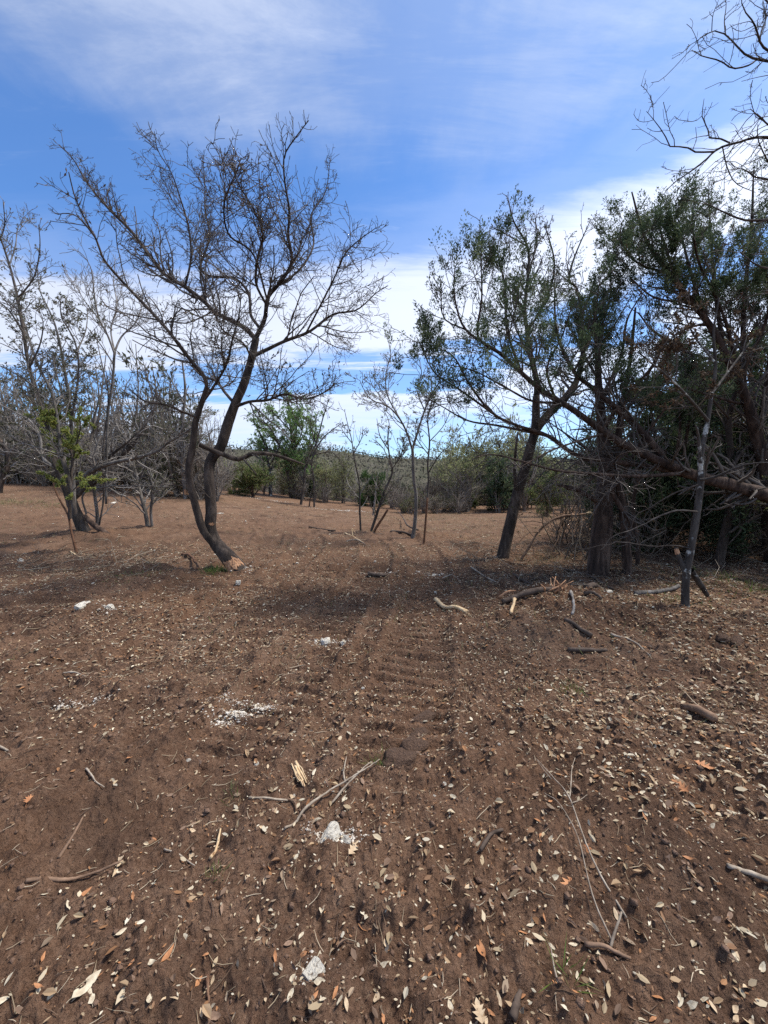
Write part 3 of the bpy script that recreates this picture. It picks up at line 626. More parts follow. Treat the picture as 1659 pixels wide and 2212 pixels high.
# --- trees in the middle distance
SPAR = [L(6.5, 0.5, 1.2, (22, 55), 6, 0.17, 0.09, 0.5, rmin=0.008, shrink=0.7), L(8, 0.22, 0.6, (28, 65), 4, 0.25, 0.07, 0.6, rmin=0.006), L(6, 0.09, 0.25, (35, 75), 3, 0.32, 0.04, 0.7, rmin=0.0052)]
def mid_trees():
    t = Tree('green_crowned_tree', 'several stemmed tree with fresh green crown beyond the leaning oak', K4, (450, 765), seed=41)
    t.limb([(455, 770), (450, 560), (440, 400), (420, 200), (400, 60)], [10, 9, 7, 5, 3], (0, 0.5), mat='oak', name='trunk', foot=True)
    t.limb([(430, 760), (410, 560), (380, 460), (300, 350), (220, 300)], [9, 8, 7, 5, 3], (0, -1.0), mat='oak', name='stem', foot=True)
    t.limb([(500, 775), (525, 640), (540, 500), (560, 330), (540, 200)], [9, 8, 6, 4, 2], (-0.3, 1.2), mat='oak', name='stem', foot=True)
    t.limb([(445, 480), (500, 350), (520, 220)], [5, 4, 2], (0, -1.0)); t.limb([(390, 480), (250, 430), (150, 380)], [5, 4, 2], (-0.6, 0.4)); t.limb([(430, 330), (330, 220), (260, 170)], [5, 3.4, 2], (0.2, 1.2)); t.limb([(445, 420), (480, 250), (470, 130)], [5, 4, 2], (0.2, -0.8)); t.limb([(385, 470), (290, 300), (180, 220)], [5, 4, 2], (-0.6, -1.2)); t.limb([(530, 520), (580, 400), (600, 240)], [5, 4, 2], (0, -0.8))
    t.twigs([dict(SPAR[0], hi=2.2, per_m=8)] + SPAR[1:]); t.leaves(20000, 0.12, 0.055, [(0.24, 0.38, 0.13), (0.29, 0.42, 0.16), (0.19, 0.32, 0.11), (0.32, 0.40, 0.15)], lev=(-1, -2), where=lambda p: p[:, 2] > 1.6)
    t = Tree('pale_patched_trunk', 'short dark trunk with pale patch left of the green crowned tree', K4, (300, 750), seed=42)
    t.limb([(302, 752), (294, 600), (275, 480), (250, 380), (180, 250)], [12, 11, 8, 5, 3], (0, 0.4), mat='lichen_oak', name='trunk', foot=True)
    t.limb([(258, 750), (268, 600), (240, 470), (200, 380)], [6, 5, 4, 2], (0, -0.5), name='stem', foot=True)
    t.limb([(290, 560), (340, 470), (380, 350)], [5, 4, 2], (0, 0.5))
    t.twigs(SPAR); t.leaves(2500, 0.1, 0.05, [(0.16, 0.27, 0.08), (0.2, 0.29, 0.10)], lev=(-1, -2))
    t = Tree('grey_brush_tree', 'grey bare tree with drooping leafy twigs right of the green crowned tree', K4, (500, 810), seed=43)
    t.limb([(498, 815), (515, 690), (530, 560), (600, 400), (640, 250), (680, 120)], [9, 8, 7, 5, 4, 2], (0, 0.3), mat='oak', name='trunk', foot=True)
    t.limb([(585, 870), (582, 650), (570, 520), (640, 380), (760, 280)], [7, 6, 5, 4, 2], (-0.8, -0.4), mat='oak', name='stem', foot=True)
    t.limb([(548, 860), (560, 760), (575, 700)], [5, 4, 3], (-0.7, -0.6), mat='cedar', name='stem', foot=True, twigs=False)
    t.limb([(560, 490), (700, 470), (770, 560)], [4, 3, 1.5], (0, -0.4)); t.limb([(600, 420), (560, 280), (590, 160)], [4, 3, 1.5], (0.2, 0.8))
    t.twigs(SPAR, mat='twig'); t.leaves(3200, 0.07, 0.035, LEAFY, lev=(-1, -2))
    t = Tree('thin_straight_sapling', 'thin single stemmed bare sapling in the clearing, left of three', K4, (885, 985), seed=44)
    t.limb([(886, 988), (880, 850), (878, 680), (850, 540), (840, 480), (825, 380), (800, 280), (780, 190)], [6.5, 6.5, 6, 5, 4.5, 3.5, 2.5, 1.4], 0.2, mat='oak', name='trunk', foot=True)
    t.limb([(842, 470), (890, 380), (900, 300)], [3, 2.4, 1.2], (0.1, -0.5)); t.limb([(830, 410), (770, 330), (750, 270)], [3, 2.4, 1.2], (0.1, 0.5))
    t.twigs(SPAR, mat='twig_grey'); t.leaves(500, 0.05, 0.025, LEAFY)
    t = Tree('right_leaning_sapling', 'dark sapling leaning right with second short stem, middle of the clearing', K4, (955, 990), seed=45)
    t.limb([(950, 992), (990, 870), (1040, 720), (1090, 600), (1075, 510), (1062, 400), (1070, 280), (1040, 200)], [10, 9, 8, 7, 6, 4.5, 3, 1.6], (0, 0.3), mat='oak', name='trunk', foot=True)
    t.limb([(975, 978), (1030, 890), (1062, 838)], [9, 8, 6], (-0.3, -0.4), mat='red_stem', name='stem', foot=True, twigs=False)
    t.limb([(1080, 590), (1150, 480), (1160, 370)], [4, 3, 1.5], (0.1, -0.6)); t.limb([(1070, 460), (1010, 360), (990, 250)], [4, 3, 1.5], (0.2, 0.6)); t.limb([(1085, 570), (1030, 440), (960, 380)], [3, 2.4, 1.3], (0.1, 0.2))
    t.twigs(SPAR, mat='twig'); t.leaves(1700, 0.045, 0.023, LEAFY, lev=(-1, -2))
    t = Tree('forked_bare_tree', 'taller grey tree forking into a V in the middle of the clearing', K4, (1222, 1035), seed=46)
    t.limb([(1222, 1038), (1240, 900), (1245, 760), (1230, 640), (1220, 440), (1215, 430)], [15, 13, 11, 10.5, 10, 9], 0.0, mat='oak_grey', name='trunk', foot=True, twigs=False)
    t.limb([(1220, 450), (1180, 330), (1130, 240), (1060, 170), (960, 130), (900, 50), (880, 0)], [7, 6.4, 5.4, 4.4, 3.4, 2.4, 1.4], (0, -0.6), mat='oak_grey')
    t.limb([(1220, 450), (1260, 320), (1300, 200), (1340, 100), (1400, 0), (1420, -120)], [8, 7, 6, 5, 3.6, 2], (0, 0.5), mat='oak_grey')
    t.limb([(1150, 270), (1060, 100), (1050, -40), (1080, -180), (1050, -290)], [5, 4, 3.4, 2.4, 1.4], (-0.1, 0.6), mat='oak_grey')
    t.limb([(1300, 200), (1250, 60), (1280, -60), (1200, -160)], [4, 3.4, 2.4, 1.4], (0.2, -0.7), mat='oak_grey')
    t.limb([(1060, 170), (960, 30), (940, -60)], [3, 2.4, 1.3], (-0.3, 0.3), mat='oak_grey')
    t.twigs(SPAR, mat='twig_grey'); t.leaves(1300, 0.045, 0.022, LEAFY, lev=(-1, -2))
    t = Tree('red_stemmed_sapling', 'slim sapling with peeled reddish lower stem beside the forked tree', K4, (1295, 1068), seed=47)
    t.limb([(1294, 1070), (1308, 900), (1318, 760)], [7.5, 7, 6.5], 0.0, mat='red_stem', name='trunk', foot=True, twigs=False)
    t.limb([(1318, 765), (1325, 640), (1320, 550), (1332, 400), (1320, 250), (1350, 120), (1340, 0)], [6.5, 6, 5.5, 5, 4, 3, 1.6], (0, 0.3), mat='oak', name='upper_stem')
    t.limb([(1325, 600), (1400, 480), (1500, 400)], [3.6, 3, 1.4], (0, -0.4)); t.limb([(1322, 480), (1250, 380), (1240, 280)], [3.6, 2.6, 1.3], (0.1, 0.4)); t.limb([(1330, 400), (1420, 300), (1470, 200)], [3.4, 2.6, 1.3], (0.1, 0.5))
    t.twigs(SPAR, mat='twig_grey'); t.leaves(500, 0.05, 0.025, LEAFY)
    t = Tree('pale_dead_stem', 'pale barkless dead stem standing behind the right leaning sapling', K4, (965, 882), cat='dead tree', seed=48)
    t.limb([(964, 885), (978, 780), (988, 660), (1000, 600)], [7, 6, 5, 2], 0.1, mat='oak_pale', name='trunk', foot=True)
    t.limb([(985, 700), (1030, 640)], [3, 1.2], 0.0, mat='oak_pale', k=6); t.limb([(986, 680), (950, 600)], [3, 1.2], 0.0, mat='oak_pale', k=6)
mid_trees()

# --- wooded right side
CED = [L(10, 0.5, 1.3, (25, 65), 6, 0.16, 0.05, 0.4, rmin=0.006, tmin=0.15, shrink=0.65), L(8, 0.2, 0.55, (30, 65), 4, 0.22, 0.08, 0.55, rmin=0.0048), L(6, 0.1, 0.25, (30, 60), 3, 0.25, 0.08, 0.6, rmin=0.004)]
def plumes(P, n, r, per=46, h=0.24, w=0.055, cols=CEDARC, lean=0.5, where=None):
    """upright feathery plumes of scale leaves at the twig ends"""
    L_ = np.linalg.norm(np.diff(P, axis=1), axis=2).sum(1); idx = r.choice(len(P), n, p=L_ / L_.sum())
    tip = P[idx, -1]; d = nrm(nrm(P[idx, -1] - P[idx, -2]) * lean + UP * 0.9 + r.normal(size=(n, 3)) * 0.2)
    if where is not None:
        m = where(tip); tip, d = tip[m], d[m]; n = len(tip)
    hs = h * r.uniform(0.45, 1.25, n); k = per
    u = r.uniform(0, 1, (n, k)) ** 0.9; rad = w * np.sin(pi * np.clip(u * 0.85 + 0.12, 0, 1)) * np.sqrt(r.uniform(0, 1, (n, k))) * (hs / h)[:, None] * 1.2
    a = r.uniform(0, 2 * pi, (n, k)); s1 = nrm(np.cross(d, np.array([0.3, 0.9, 0.1]))); s2 = np.cross(d, s1)
    out = np.cos(a)[..., None] * s1[:, None] + np.sin(a)[..., None] * s2[:, None]
    p = tip[:, None] - d[:, None] * 0.05 + d[:, None] * (u * hs[:, None])[..., None] + out * rad[..., None]
    dd = (d[:, None] * 0.8 + out * 0.6).reshape(-1, 3); p = p.reshape(-1, 3); m_ = len(p)
    v, f = leafquads(p, dd, r.uniform(0.6, 1.4, m_) * 0.034, r.uniform(0.6, 1.3, m_) * 0.013, r, 0.35)
    c = np.asarray(cols)[r.integers(0, len(cols), n)] * r.uniform(0.7, 1.35, (n, 1)); c = np.repeat(c, k * 4, 0) * np.repeat(r.uniform(0.75, 1.3, (m_, 1)), 4, 0)
    return v, f, c
def tuft_leaves(t, n, where=None, cols=CEDARC, per=46, name='foliage', **k):
    mb = MB()
    ends = np.array([P[-1] for P, h in t.limbs[1:]]); mids = np.array([P[int(len(P) * 0.72)] for P, h in t.limbs[1:]])
    def near(p):
        d = np.minimum(np.linalg.norm(p[:, None] - ends[None], axis=2).min(1), np.linalg.norm(p[:, None] - mids[None], axis=2).min(1))
        return (t.r.random(len(p)) < np.where(d < 0.55, 1.0, np.where(d < 0.9, 0.45, 0.1))) & (True if where is None else where(p))
    n = int(n * 1.8)
    for lv, q in ((-1, 0.65), (-2, 0.35)):
        v, f, c = plumes(t.lev[lv], int(n * q), t.r, per=per, cols=cols, where=near); mb.add(v, f, 0, c)
    link(name, mb.mesh(name, M['needle'], False, True, origin=t.base), t.crown)
def right_wood():
    t = Tree('slanting_oak', 'dark trunked oak slanting right, forking, at the edge of the wood', K2, (580, 1625), seed=51)
    t.limb([(578, 1630), (600, 1520), (630, 1400), (660, 1290), (690, 1180), (712, 1090), (716, 960)], [27, 24, 22, 20, 19, 18, 14], (0, 0.2), mat='oak_main', name='trunk', k=16, foot=True, twigs=False, bmp=0.1)
    t.limb([(716, 980), (718, 900), (695, 800), (680, 700), (670, 600), (685, 450), (680, 350), (625, 250), (600, 150)], [13, 12, 10, 8.5, 7, 5.5, 4.4, 3, 1.6], (0.2, 0.5), mat='oak_main')
    t.limb([(705, 1110), (770, 1030), (850, 950), (890, 870), (910, 740), (900, 640), (930, 560), (960, 470)], [18, 17, 15, 12, 9, 7, 5, 3], (0.15, 1.0), mat='oak_main')
    t.limb([(905, 640), (880, 520), (850, 490), (870, 400), (930, 260), (940, 240)], [6, 5, 5, 4, 2.4, 1.4], (0.9, 0.2), mat='oak')
    t.limb([(635, 1340), (628, 1260), (632, 1190), (642, 1105)], [8, 6, 5, 3], (0, -0.1), mat='oak_main', name='side_stem', twigs=False)
    t.limb([(680, 700), (760, 560), (790, 420), (750, 260)], [5, 4.4, 3.4, 1.6], (0.3, -0.5)); t.limb([(685, 460), (720, 330), (710, 220)], [4, 3, 1.5], (0.4, 1.0)); t.limb([(680, 350), (590, 300), (530, 270)], [3, 2.4, 1.3], (0.4, 0.2))
    t.limb([(675, 620), (600, 520), (570, 440)], [4, 3, 1.5], (0.3, 1.0)); t.limb([(910, 740), (1000, 620), (1020, 480), (1000, 330)], [5, 4, 3, 1.5], (0.7, -0.3))
    t.limb([(930, 560), (1050, 420), (1060, 340), (980, 290)], [4, 3, 2, 1.2], (0.8, 0.5)); t.limb([(895, 870), (980, 760), (1100, 560)], [5, 4, 2], (0.6, 1.4))
    t.twigs(OAKL, mat='twig'); t.leaves(2600, 0.042, 0.02, [(0.05, 0.05, 0.03), (0.08, 0.065, 0.045), (0.06, 0.07, 0.04)], lev=(-1, -2))

    t = Tree('leaning_cedar', 'dark cedar limb reaching left across the wood edge from beyond the right edge', K2, (1890, 1520), Y=6.0, seed=52)
    C = lambda *a, **k: t.limb(*a, mat='cedar', **k)
    C([(1900, 1530), (1800, 1430), (1659, 1365), (1500, 1320), (1370, 1285), (1250, 1240), (1100, 1170), (1000, 1112), (900, 1040), (820, 988), (740, 940)], [36, 32, 28, 26, 23, 19, 15.5, 13.5, 12, 10.5, 9], (0, -0.5), name='trunk', k=16, foot=True, bmp=0.12)
    C([(745, 945), (650, 860), (560, 780), (430, 690), (385, 560), (385, 440)], [9.5, 7.5, 6, 4.5, 3, 1.6], (-0.5, -0.7))
    C([(1390, 1295), (1200, 1250), (1000, 1222), (880, 1200), (760, 1120), (640, 1080), (540, 1030), (450, 920), (380, 800), (290, 755)], [14, 13, 11, 10, 8.5, 7, 5.5, 4.4, 3, 1.5], (-0.1, -0.9))
    C([(1230, 1200), (1130, 1090), (1030, 1000), (950, 930), (870, 860), (800, 700), (790, 480)], [13, 12, 10, 8, 6.5, 4.5, 2], (-0.2, 0.4))
    C([(1300, 1275), (1150, 1285), (1000, 1280), (800, 1262), (560, 1200), (470, 1210)], [7, 6, 5.5, 4.5, 3, 1.5], (-0.3, -1.4))
    C([(655, 862), (600, 700), (590, 520), (560, 370), (575, 290)], [5, 4.2, 3.4, 2.4, 1.4], (-0.5, -0.3)); C([(570, 785), (480, 720), (495, 560), (490, 390)], [4.4, 4, 3, 1.4], (-0.6, -0.9))
    C([(760, 1120), (560, 1080), (440, 1060), (330, 1000), (260, 960)], [6, 4.6, 3.6, 2.4, 1.2], (-0.4, -1.2)); C([(540, 1030), (400, 930), (300, 860), (230, 720)], [4.4, 3.4, 2.4, 1.3], (-0.7, -0.3))
    C([(870, 860), (930, 740), (960, 600), (975, 480)], [5, 4, 3, 1.5], (0.1, -0.4)); C([(740, 940), (700, 830), (640, 700), (600, 600)], [5, 4, 3, 1.5], (-0.4, 0.6))
    C([(430, 690), (340, 640), (330, 500)], [3, 2.4, 1.3], (-0.6, -0.9)); C([(1000, 1112), (930, 1130), (780, 1180), (650, 1250)], [5, 4, 3, 1.5], (-0.3, -1.2))
    C([(800, 990), (760, 850), (820, 720), (860, 600)], [5, 4, 3, 1.5], (-0.4, -0.9)); C([(1100, 1180), (960, 1280), (880, 1340), (800, 1320)], [5, 4, 4, 2], (-0.3, -0.8))
    C([(820, 988), (700, 980), (600, 930), (470, 860), (350, 830)], [4.6, 4, 3.4, 2.4, 1.3], (-0.4, -1.0))
    t.twigs(CED, mat='twig')
    up = lambda p: p[:, 2] > 2.55 + 0.12 * (p[:, 0] - 1.5)
    tuft_leaves(t, 1000, where=up)

    t = Tree('thick_cedar', 'thick reddish cedar trunk standing upright at the edge of the wood', K2, (968, 1690), seed=53)
    C = lambda *a, **k: t.limb(*a, mat='cedar', **k)
    C([(966, 1700), (984, 1500), (990, 1380), (1000, 1250), (985, 1100), (972, 950), (965, 760), (950, 560)], [46, 38, 34, 27, 18, 14, 10, 5], (0, 0.6), name='trunk', k=18, foot=True, bmp=0.16, twigs=False)
    C([(986, 1110), (972, 950), (965, 760), (950, 560)], [15, 13, 9, 5], (0.35, 0.6))
    C([(960, 1385), (900, 1350), (850, 1330), (800, 1320)], [11, 9, 7, 5], (-0.2, -0.5), twigs=False); C([(990, 1280), (1040, 1380), (1100, 1480), (1090, 1560)], [10, 9, 7, 4], (-0.2, -0.5))
    C([(985, 1100), (1080, 960), (1180, 850), (1260, 700)], [9, 7, 5, 2.5], (0.2, -0.6)); C([(975, 980), (1060, 800), (1090, 640), (1180, 500)], [8, 6, 4, 2], (0.4, 1.2)); C([(972, 900), (900, 760), (880, 600)], [6, 4, 2], (0.5, 1.2))
    C([(998, 1230), (860, 1130), (760, 1060)], [6, 4, 2], (0.1, 1.0)); C([(995, 1200), (1100, 1120), (1250, 1090)], [7, 5, 3], (0.1, 0.3))
    t.twigs(CED, mat='twig'); tuft_leaves(t, 560, where=lambda p: p[:, 2] > 2.6)
    t = Tree('dark_cedar', 'dark narrow trunk right beside the thick cedar', K2, (1087, 1695), seed=54)
    C = lambda *a, **k: t.limb(*a, mat='cedar', **k)
    C([(1088, 1700), (1078, 1500), (1062, 1380), (1042, 1270), (1060, 1050), (1100, 800), (1120, 600)], [19, 18, 16, 15, 11, 7, 4], (0, 0.6), name='trunk', k=12, foot=True, twigs=False)
    C([(1125, 1690), (1130, 1560), (1110, 1400), (1150, 1200)], [10, 9, 8, 5], (0.5, 0.8), name='stem', foot=True); C([(1060, 1300), (1140, 1150), (1250, 1000)], [7, 6, 3], (0.2, -0.2)); C([(1060, 1050), (1160, 900), (1230, 720)], [6, 5, 2.4], (0.4, 1.2))
    t.twigs(CED, mat='twig'); tuft_leaves(t, 380, where=lambda p: p[:, 2] > 2.4)

    t = Tree('lichen_oak', 'slim crooked oak blotched with white lichen, closest tree on the right', K2, (1322, 1845), seed=55)
    O = lambda *a, **k: t.limb(*a, mat='lichen_oak', **k)
    O([(1322, 1848), (1325, 1700), (1345, 1580), (1368, 1450), (1386, 1300), (1385, 1200), (1410, 1080), (1430, 950), (1445, 850), (1438, 700), (1460, 560)], [17, 15, 14, 13, 12, 11, 9, 7, 5.6, 4, 2.2], (0, 0.2), name='trunk', k=14, foot=True, twigs=False)
    O([(1332, 1690), (1302, 1630), (1284, 1575)], [13, 11, 7], (0, 0.1), name='broken_stub', twigs=False); O([(1386, 1260), (1375, 1120), (1365, 1080)], [7, 6, 3], (0.05, -0.1), twigs=False)
    O([(1345, 1668), (1380, 1720), (1412, 1770)], [13, 12, 9], (0.1, 0.2), name='leaning_root', twigs=False)
    O([(1385, 1300), (1440, 1290), (1560, 1240), (1659, 1230)], [6, 5, 4, 2], (0, -0.4)); O([(1415, 1060), (1330, 960), (1250, 880), (1130, 780)], [6, 5, 4, 2], (0.1, -0.4)); O([(1430, 950), (1520, 830), (1600, 720)], [5, 4, 2], (0.1, 0.6)); O([(1440, 820), (1350, 700), (1300, 560)], [4, 3, 1.6], (0.1, 0.5))
    t.limb([(1370, 1430), (1300, 1425), (1240, 1440), (1120, 1500), (1060, 1520), (1000, 1560), (970, 1590)], [3.8, 3.4, 3, 2.6, 2.2, 1.8, 1.2], (0, -0.3), twigs=False, jig=0.012)
    t.limb([(1375, 1320), (1290, 1350), (1200, 1400), (1130, 1440), (1080, 1520)], [3, 2.6, 2.2, 1.8, 1.2], (0, 0.5), twigs=False, jig=0.012); t.limb([(1345, 1580), (1270, 1566), (1200, 1572), (1100, 1558), (1000, 1564), (900, 1590)], [3.2, 3, 2.6, 2.2, 1.8, 1.2], (0, 0.6), twigs=False, jig=0.012)
    t.twigs(OAKL, mat='twig'); t.leaves(1500, 0.05, 0.022, DEADC, 'dead_leaf', lev=(-1, -2))
    t.wound(1, 0.72, 1.0, -80, 80, label='splintered orange end of the broken stub')

    t = Tree('curved_dark_oak', 'dark curving trunk deep in the shade behind the lichen oak', K2, (1450, 1690), Y=6.6, seed=56)
    O = lambda *a, **k: t.limb(*a, mat='oak_main', **k)
    O([(1448, 1700), (1470, 1580), (1500, 1440), (1516, 1300), (1505, 1180), (1500, 1050), (1530, 900), (1500, 700)], [19, 17, 16, 13, 12, 10, 7, 4], (0, 0.4), name='trunk', k=12, foot=True)
    O([(1516, 1390), (1548, 1440), (1550, 1500), (1500, 1560)], [4, 4, 3.5, 2], (0, -0.2), name='hanging_vine', twigs=False); O([(1510, 1250), (1600, 1120), (1680, 1000)], [7, 5, 3], (0, 0.5)); O([(1500, 1050), (1420, 950), (1380, 800)], [5, 4, 2], (0.1, -0.5))
    t.twigs(OAKL, mat='twig'); t.leaves(1500, 0.06, 0.03, OLIVE, lev=(-1,))

    t = Tree('tall_cedar', 'tallest cedar with feathery dark green spires at upper right', K2, (1680, 1640), Y=6.8, seed=57)
    C = lambda *a, **k: t.limb(*a, mat='cedar', **k)
    C([(1690, 1660), (1650, 1300), (1580, 1000), (1500, 820), (1400, 640), (1270, 480), (1160, 320), (1105, 130)], [40, 28, 22, 17, 13, 10, 7, 2], (0, -0.5), name='trunk', k=14, foot=True, bmp=0.12)
    C([(1300, 520), (1240, 350), (1200, 210)], [6, 4.4, 1.8], (-0.4, 0.0)); C([(1400, 640), (1340, 440), (1290, 230)], [7, 5, 1.8], (-0.3, 0.4)); C([(1480, 780), (1440, 500), (1415, 120)], [8, 6, 1.8], (-0.2, 0.6)); C([(1560, 960), (1560, 600), (1590, 300), (1600, 40)], [10, 8, 6, 2], (0, 0.4)); C([(1620, 1120), (1680, 700), (1690, 200)], [11, 8, 3], (0, 0.3))
    C([(1250, 460), (1130, 420), (1060, 330), (1065, 260)], [4.4, 3.6, 2.6, 1.4], (-0.4, -0.8)); C([(1350, 580), (1200, 560), (1100, 480)], [4.4, 3.6, 1.6], (-0.3, -0.9)); C([(1500, 820), (1350, 790), (1200, 700), (1130, 620)], [6, 5, 4, 2], (-0.2, -1.2)); C([(1580, 1000), (1400, 950), (1250, 900)], [6, 5, 3], (0, -1.0)); C([(1560, 950), (1480, 640), (1380, 420), (1350, 260)], [6, 5, 4, 2], (0, -1.0)); C([(1620, 1120), (1500, 1040), (1380, 1010)], [6, 5, 3], (0, 0.8))
    C([(1630, 1200), (1480, 1120), (1300, 1180)], [6, 5, 3], (0, 1.2)); C([(1540, 900), (1660, 620), (1640, 380)], [7, 5, 2], (0, -0.8))
    t.twigs(CED, mat='twig'); tuft_leaves(t, 2300, where=lambda p: (p[:, 2] > 4.3) | ((p[:, 2] > 2.6) & (np.sin(p[:, 0] * 3.1) + np.cos(p[:, 2] * 2.7 + p[:, 1]) > 0.7)))
    t.leaves(1600, 0.06, 0.02, [(0.12, 0.065, 0.045), (0.09, 0.05, 0.035)], 'dead_leaf', name='dead_sprays', where=lambda p: p[:, 2] > 2.5)

    t = Tree('overhanging_bare_tree', 'thorny bare branches hanging into the sky at the top right corner', KT, (2600, 5200), Y=4.2, seed=58)
    O = lambda *a, **k: t.limb(*a, mat='oak_main', **k)
    O([(2500, 5300), (2450, 4000), (2350, 2600), (2150, 1500), (2000, 900), (1900, 300), (1850, -300)], [44, 40, 36, 28, 20, 14, 8], (0, 0.2), name='trunk', k=12, foot=True)
    O([(2080, 1300), (1800, 1120), (1580, 1088), (1460, 1090), (1330, 1130), (1240, 1150), (1150, 1200), (1080, 1270), (960, 1360), (830, 1450), (750, 1540)], [16, 14, 12, 11, 9, 8.5, 8, 6.5, 5.5, 4, 2], (0.1, 0.0))
    O([(1150, 1198), (1000, 1200), (930, 1160), (800, 1155), (770, 1080), (740, 1030), (680, 950), (620, 880)], [6, 5.4, 5, 4.4, 4, 3.4, 2.6, 1.5], (0.0, -0.3), k=6); O([(1280, 1130), (1200, 1095), (1110, 1085), (1110, 1020), (1060, 930), (1075, 780)], [6, 5, 4.4, 4, 3, 1.5], (0.1, 0.3), k=6)
    O([(1960, 640), (1750, 520), (1580, 482), (1480, 465), (1400, 430), (1320, 350), (1240, 270), (1130, 245), (1040, 310), (940, 370)], [12, 11, 10, 9, 7.5, 6, 5, 4, 3, 1.5], (0.2, 0.3), k=7)
    O([(1900, 420), (1700, 420), (1580, 400), (1520, 340), (1490, 240), (1460, 170), (1380, 60), (1370, -80)], [10, 9, 8, 7, 6, 5, 3.4, 2], (0.2, -0.4), k=7); O([(1490, 470), (1430, 515), (1300, 540), (1200, 480), (1050, 440), (990, 398), (940, 420)], [6, 5.4, 5, 4.4, 3.4, 2.4, 1.3], (0.3, -0.1), k=6)
    O([(1245, 275), (1235, 160), (1250, 40), (1230, -60)], [4, 3.4, 2.6, 1.6], (0.3, 0.5), k=6); O([(1135, 250), (1145, 120), (1190, 0)], [3, 2.4, 1.4], (0.3, 0.1), k=6); O([(1700, 1090), (1540, 950), (1440, 860)], [7, 5, 2], (0.1, -0.4), k=6); O([(1500, 330), (1560, 150), (1540, 0)], [4.4, 3.4, 2], (0, 0.3), k=6)
    O([(1220, 1160), (1260, 1330), (1330, 1450), (1480, 1520)], [4, 4, 3, 2], (0, 0.4), k=6)
    O([(2080, 1500), (1800, 1500), (1600, 1420), (1480, 1400), (1380, 1330), (1290, 1340)], [14, 12, 9, 7, 5, 2], (0.1, 0.6), k=7); O([(2150, 2000), (1850, 1800), (1650, 1740), (1400, 1740), (1200, 1660), (1060, 1590)], [16, 14, 12, 9, 6, 2], (0, 0.4), k=7); O([(2250, 2600), (1900, 2300), (1700, 2150), (1500, 2100), (1350, 1980)], [16, 14, 11, 8, 3], (0, 0.5), k=7); O([(1950, 300), (1750, 200), (1620, 60), (1500, -60)], [10, 8, 6, 3], (0.1, 0.2), k=6); O([(1640, 1400), (1560, 1240), (1500, 1100), (1500, 980)], [6, 5, 4, 2], (0.3, 0.0), k=6)
    t.twigs([L(8.5, 0.2, 0.75, (35, 70), 6, 0.2, 0.03, 0.4, rmin=0.0038, tmin=0.15, k=4), L(7, 0.08, 0.26, (35, 70), 4, 0.26, 0.02, 0.6, rmin=0.0025), L(16, 0.02, 0.06, (50, 85), 2, 0.1, 0.02, 0.6, rmin=0.002, src=1)], mat='twig')
right_wood()

# background cedars and thickets of the wood on the right, each one standing on its own foot
def cedar_bush(name, label, px, py, Y, h, w, seed, n=1500, cols=CEDARC, ln=0.12, wd=0.03, mat='cedar', group=None, stems=4, cat='tree', low=0.0, dens=3.5):
    r = np.random.default_rng(seed); b = at(px, py, Y); b[2] = float(H(b[0], b[1]))
    root = thing(name, label, cat, b, group)
    tw = []
    for i in range(stems):
        a = 2 * pi * i / stems + r.uniform(0, 1); lean = w * 0.5 * r.uniform(0.15, 0.8)
        e = np.array([cos(a) * lean, sin(a) * lean, h * r.uniform(0.75, 1.0)])
        p = spline(np.array([[r.normal() * 0.05, r.normal() * 0.05, -0.1], e * 0.35 + r.normal(size=3) * 0.08, e * 0.7 + r.normal(size=3) * 0.1, e]), 14)
        R = np.linspace(0.02 + 0.011 * h, 0.01, 14)
        mb = MB(); mb.add(*tubes(p[None], R[None], 8, 0.1, seed + i)); link('trunk' if i == 0 else 'stem', mb.mesh('trunk', M[mat]), root); tw.append((p, R))
    P = np.stack([p for p, _ in tw]); R = np.stack([q for _, q in tw])
    mb = MB()
    P1, R1 = grow(P, R, dens, 0.3 * w, 0.62 * w, (35, 75), 6, 0.18, 0.06, 0.4, 0.008, tmin=0.06 + low, shrink=0.6, r=r); mb.add(*tubes(P1, R1, 3))
    P2, R2 = grow(P1, R1, 5.0, 0.15 * w, 0.36 * w, (30, 65), 4, 0.22, 0.08, 0.5, 0.006, r=r); mb.add(*tubes(P2, R2, 3))
    cr = link('crown', mb.mesh('crown', M['twig' if mat != 'oak_grey' else 'twig_grey']), root)
    if n:
        p, d = along(P2, n, r); p = np.repeat(p, 6, 0) + r.normal(size=(n * 6, 3)) * ln * np.array([0.45, 0.45, 0.9]); d = np.repeat(d, 6, 0); m_ = len(p)
        v, f = leafquads(p, d + UP * 0.4, r.uniform(0.6, 1.25, m_) * ln, r.uniform(0.7, 1.2, m_) * wd, r, 0.6)
        mb = MB(); mb.add(v, f, 0, tints(m_, cols, r, 0.35)); link('foliage', mb.mesh('foliage', M['needle'], False, True), cr)
    return root
PALEG = [(0.26, 0.27, 0.12), (0.31, 0.31, 0.16), (0.2, 0.21, 0.10)]
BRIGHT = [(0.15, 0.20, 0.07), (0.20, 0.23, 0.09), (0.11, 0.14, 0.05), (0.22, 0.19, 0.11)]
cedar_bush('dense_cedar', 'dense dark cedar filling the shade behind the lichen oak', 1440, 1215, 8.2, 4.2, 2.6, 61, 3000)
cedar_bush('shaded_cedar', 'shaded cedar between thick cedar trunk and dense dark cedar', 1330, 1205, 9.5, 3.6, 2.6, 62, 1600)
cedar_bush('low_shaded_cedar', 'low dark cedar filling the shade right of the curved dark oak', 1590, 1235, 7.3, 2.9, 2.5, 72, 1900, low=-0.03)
cedar_bush('brushy_cedar', 'brushy dark cedar just left of the lichen oak, deep in shade', 1395, 1215, 8.0, 2.6, 2.2, 73, 1400, low=-0.03)
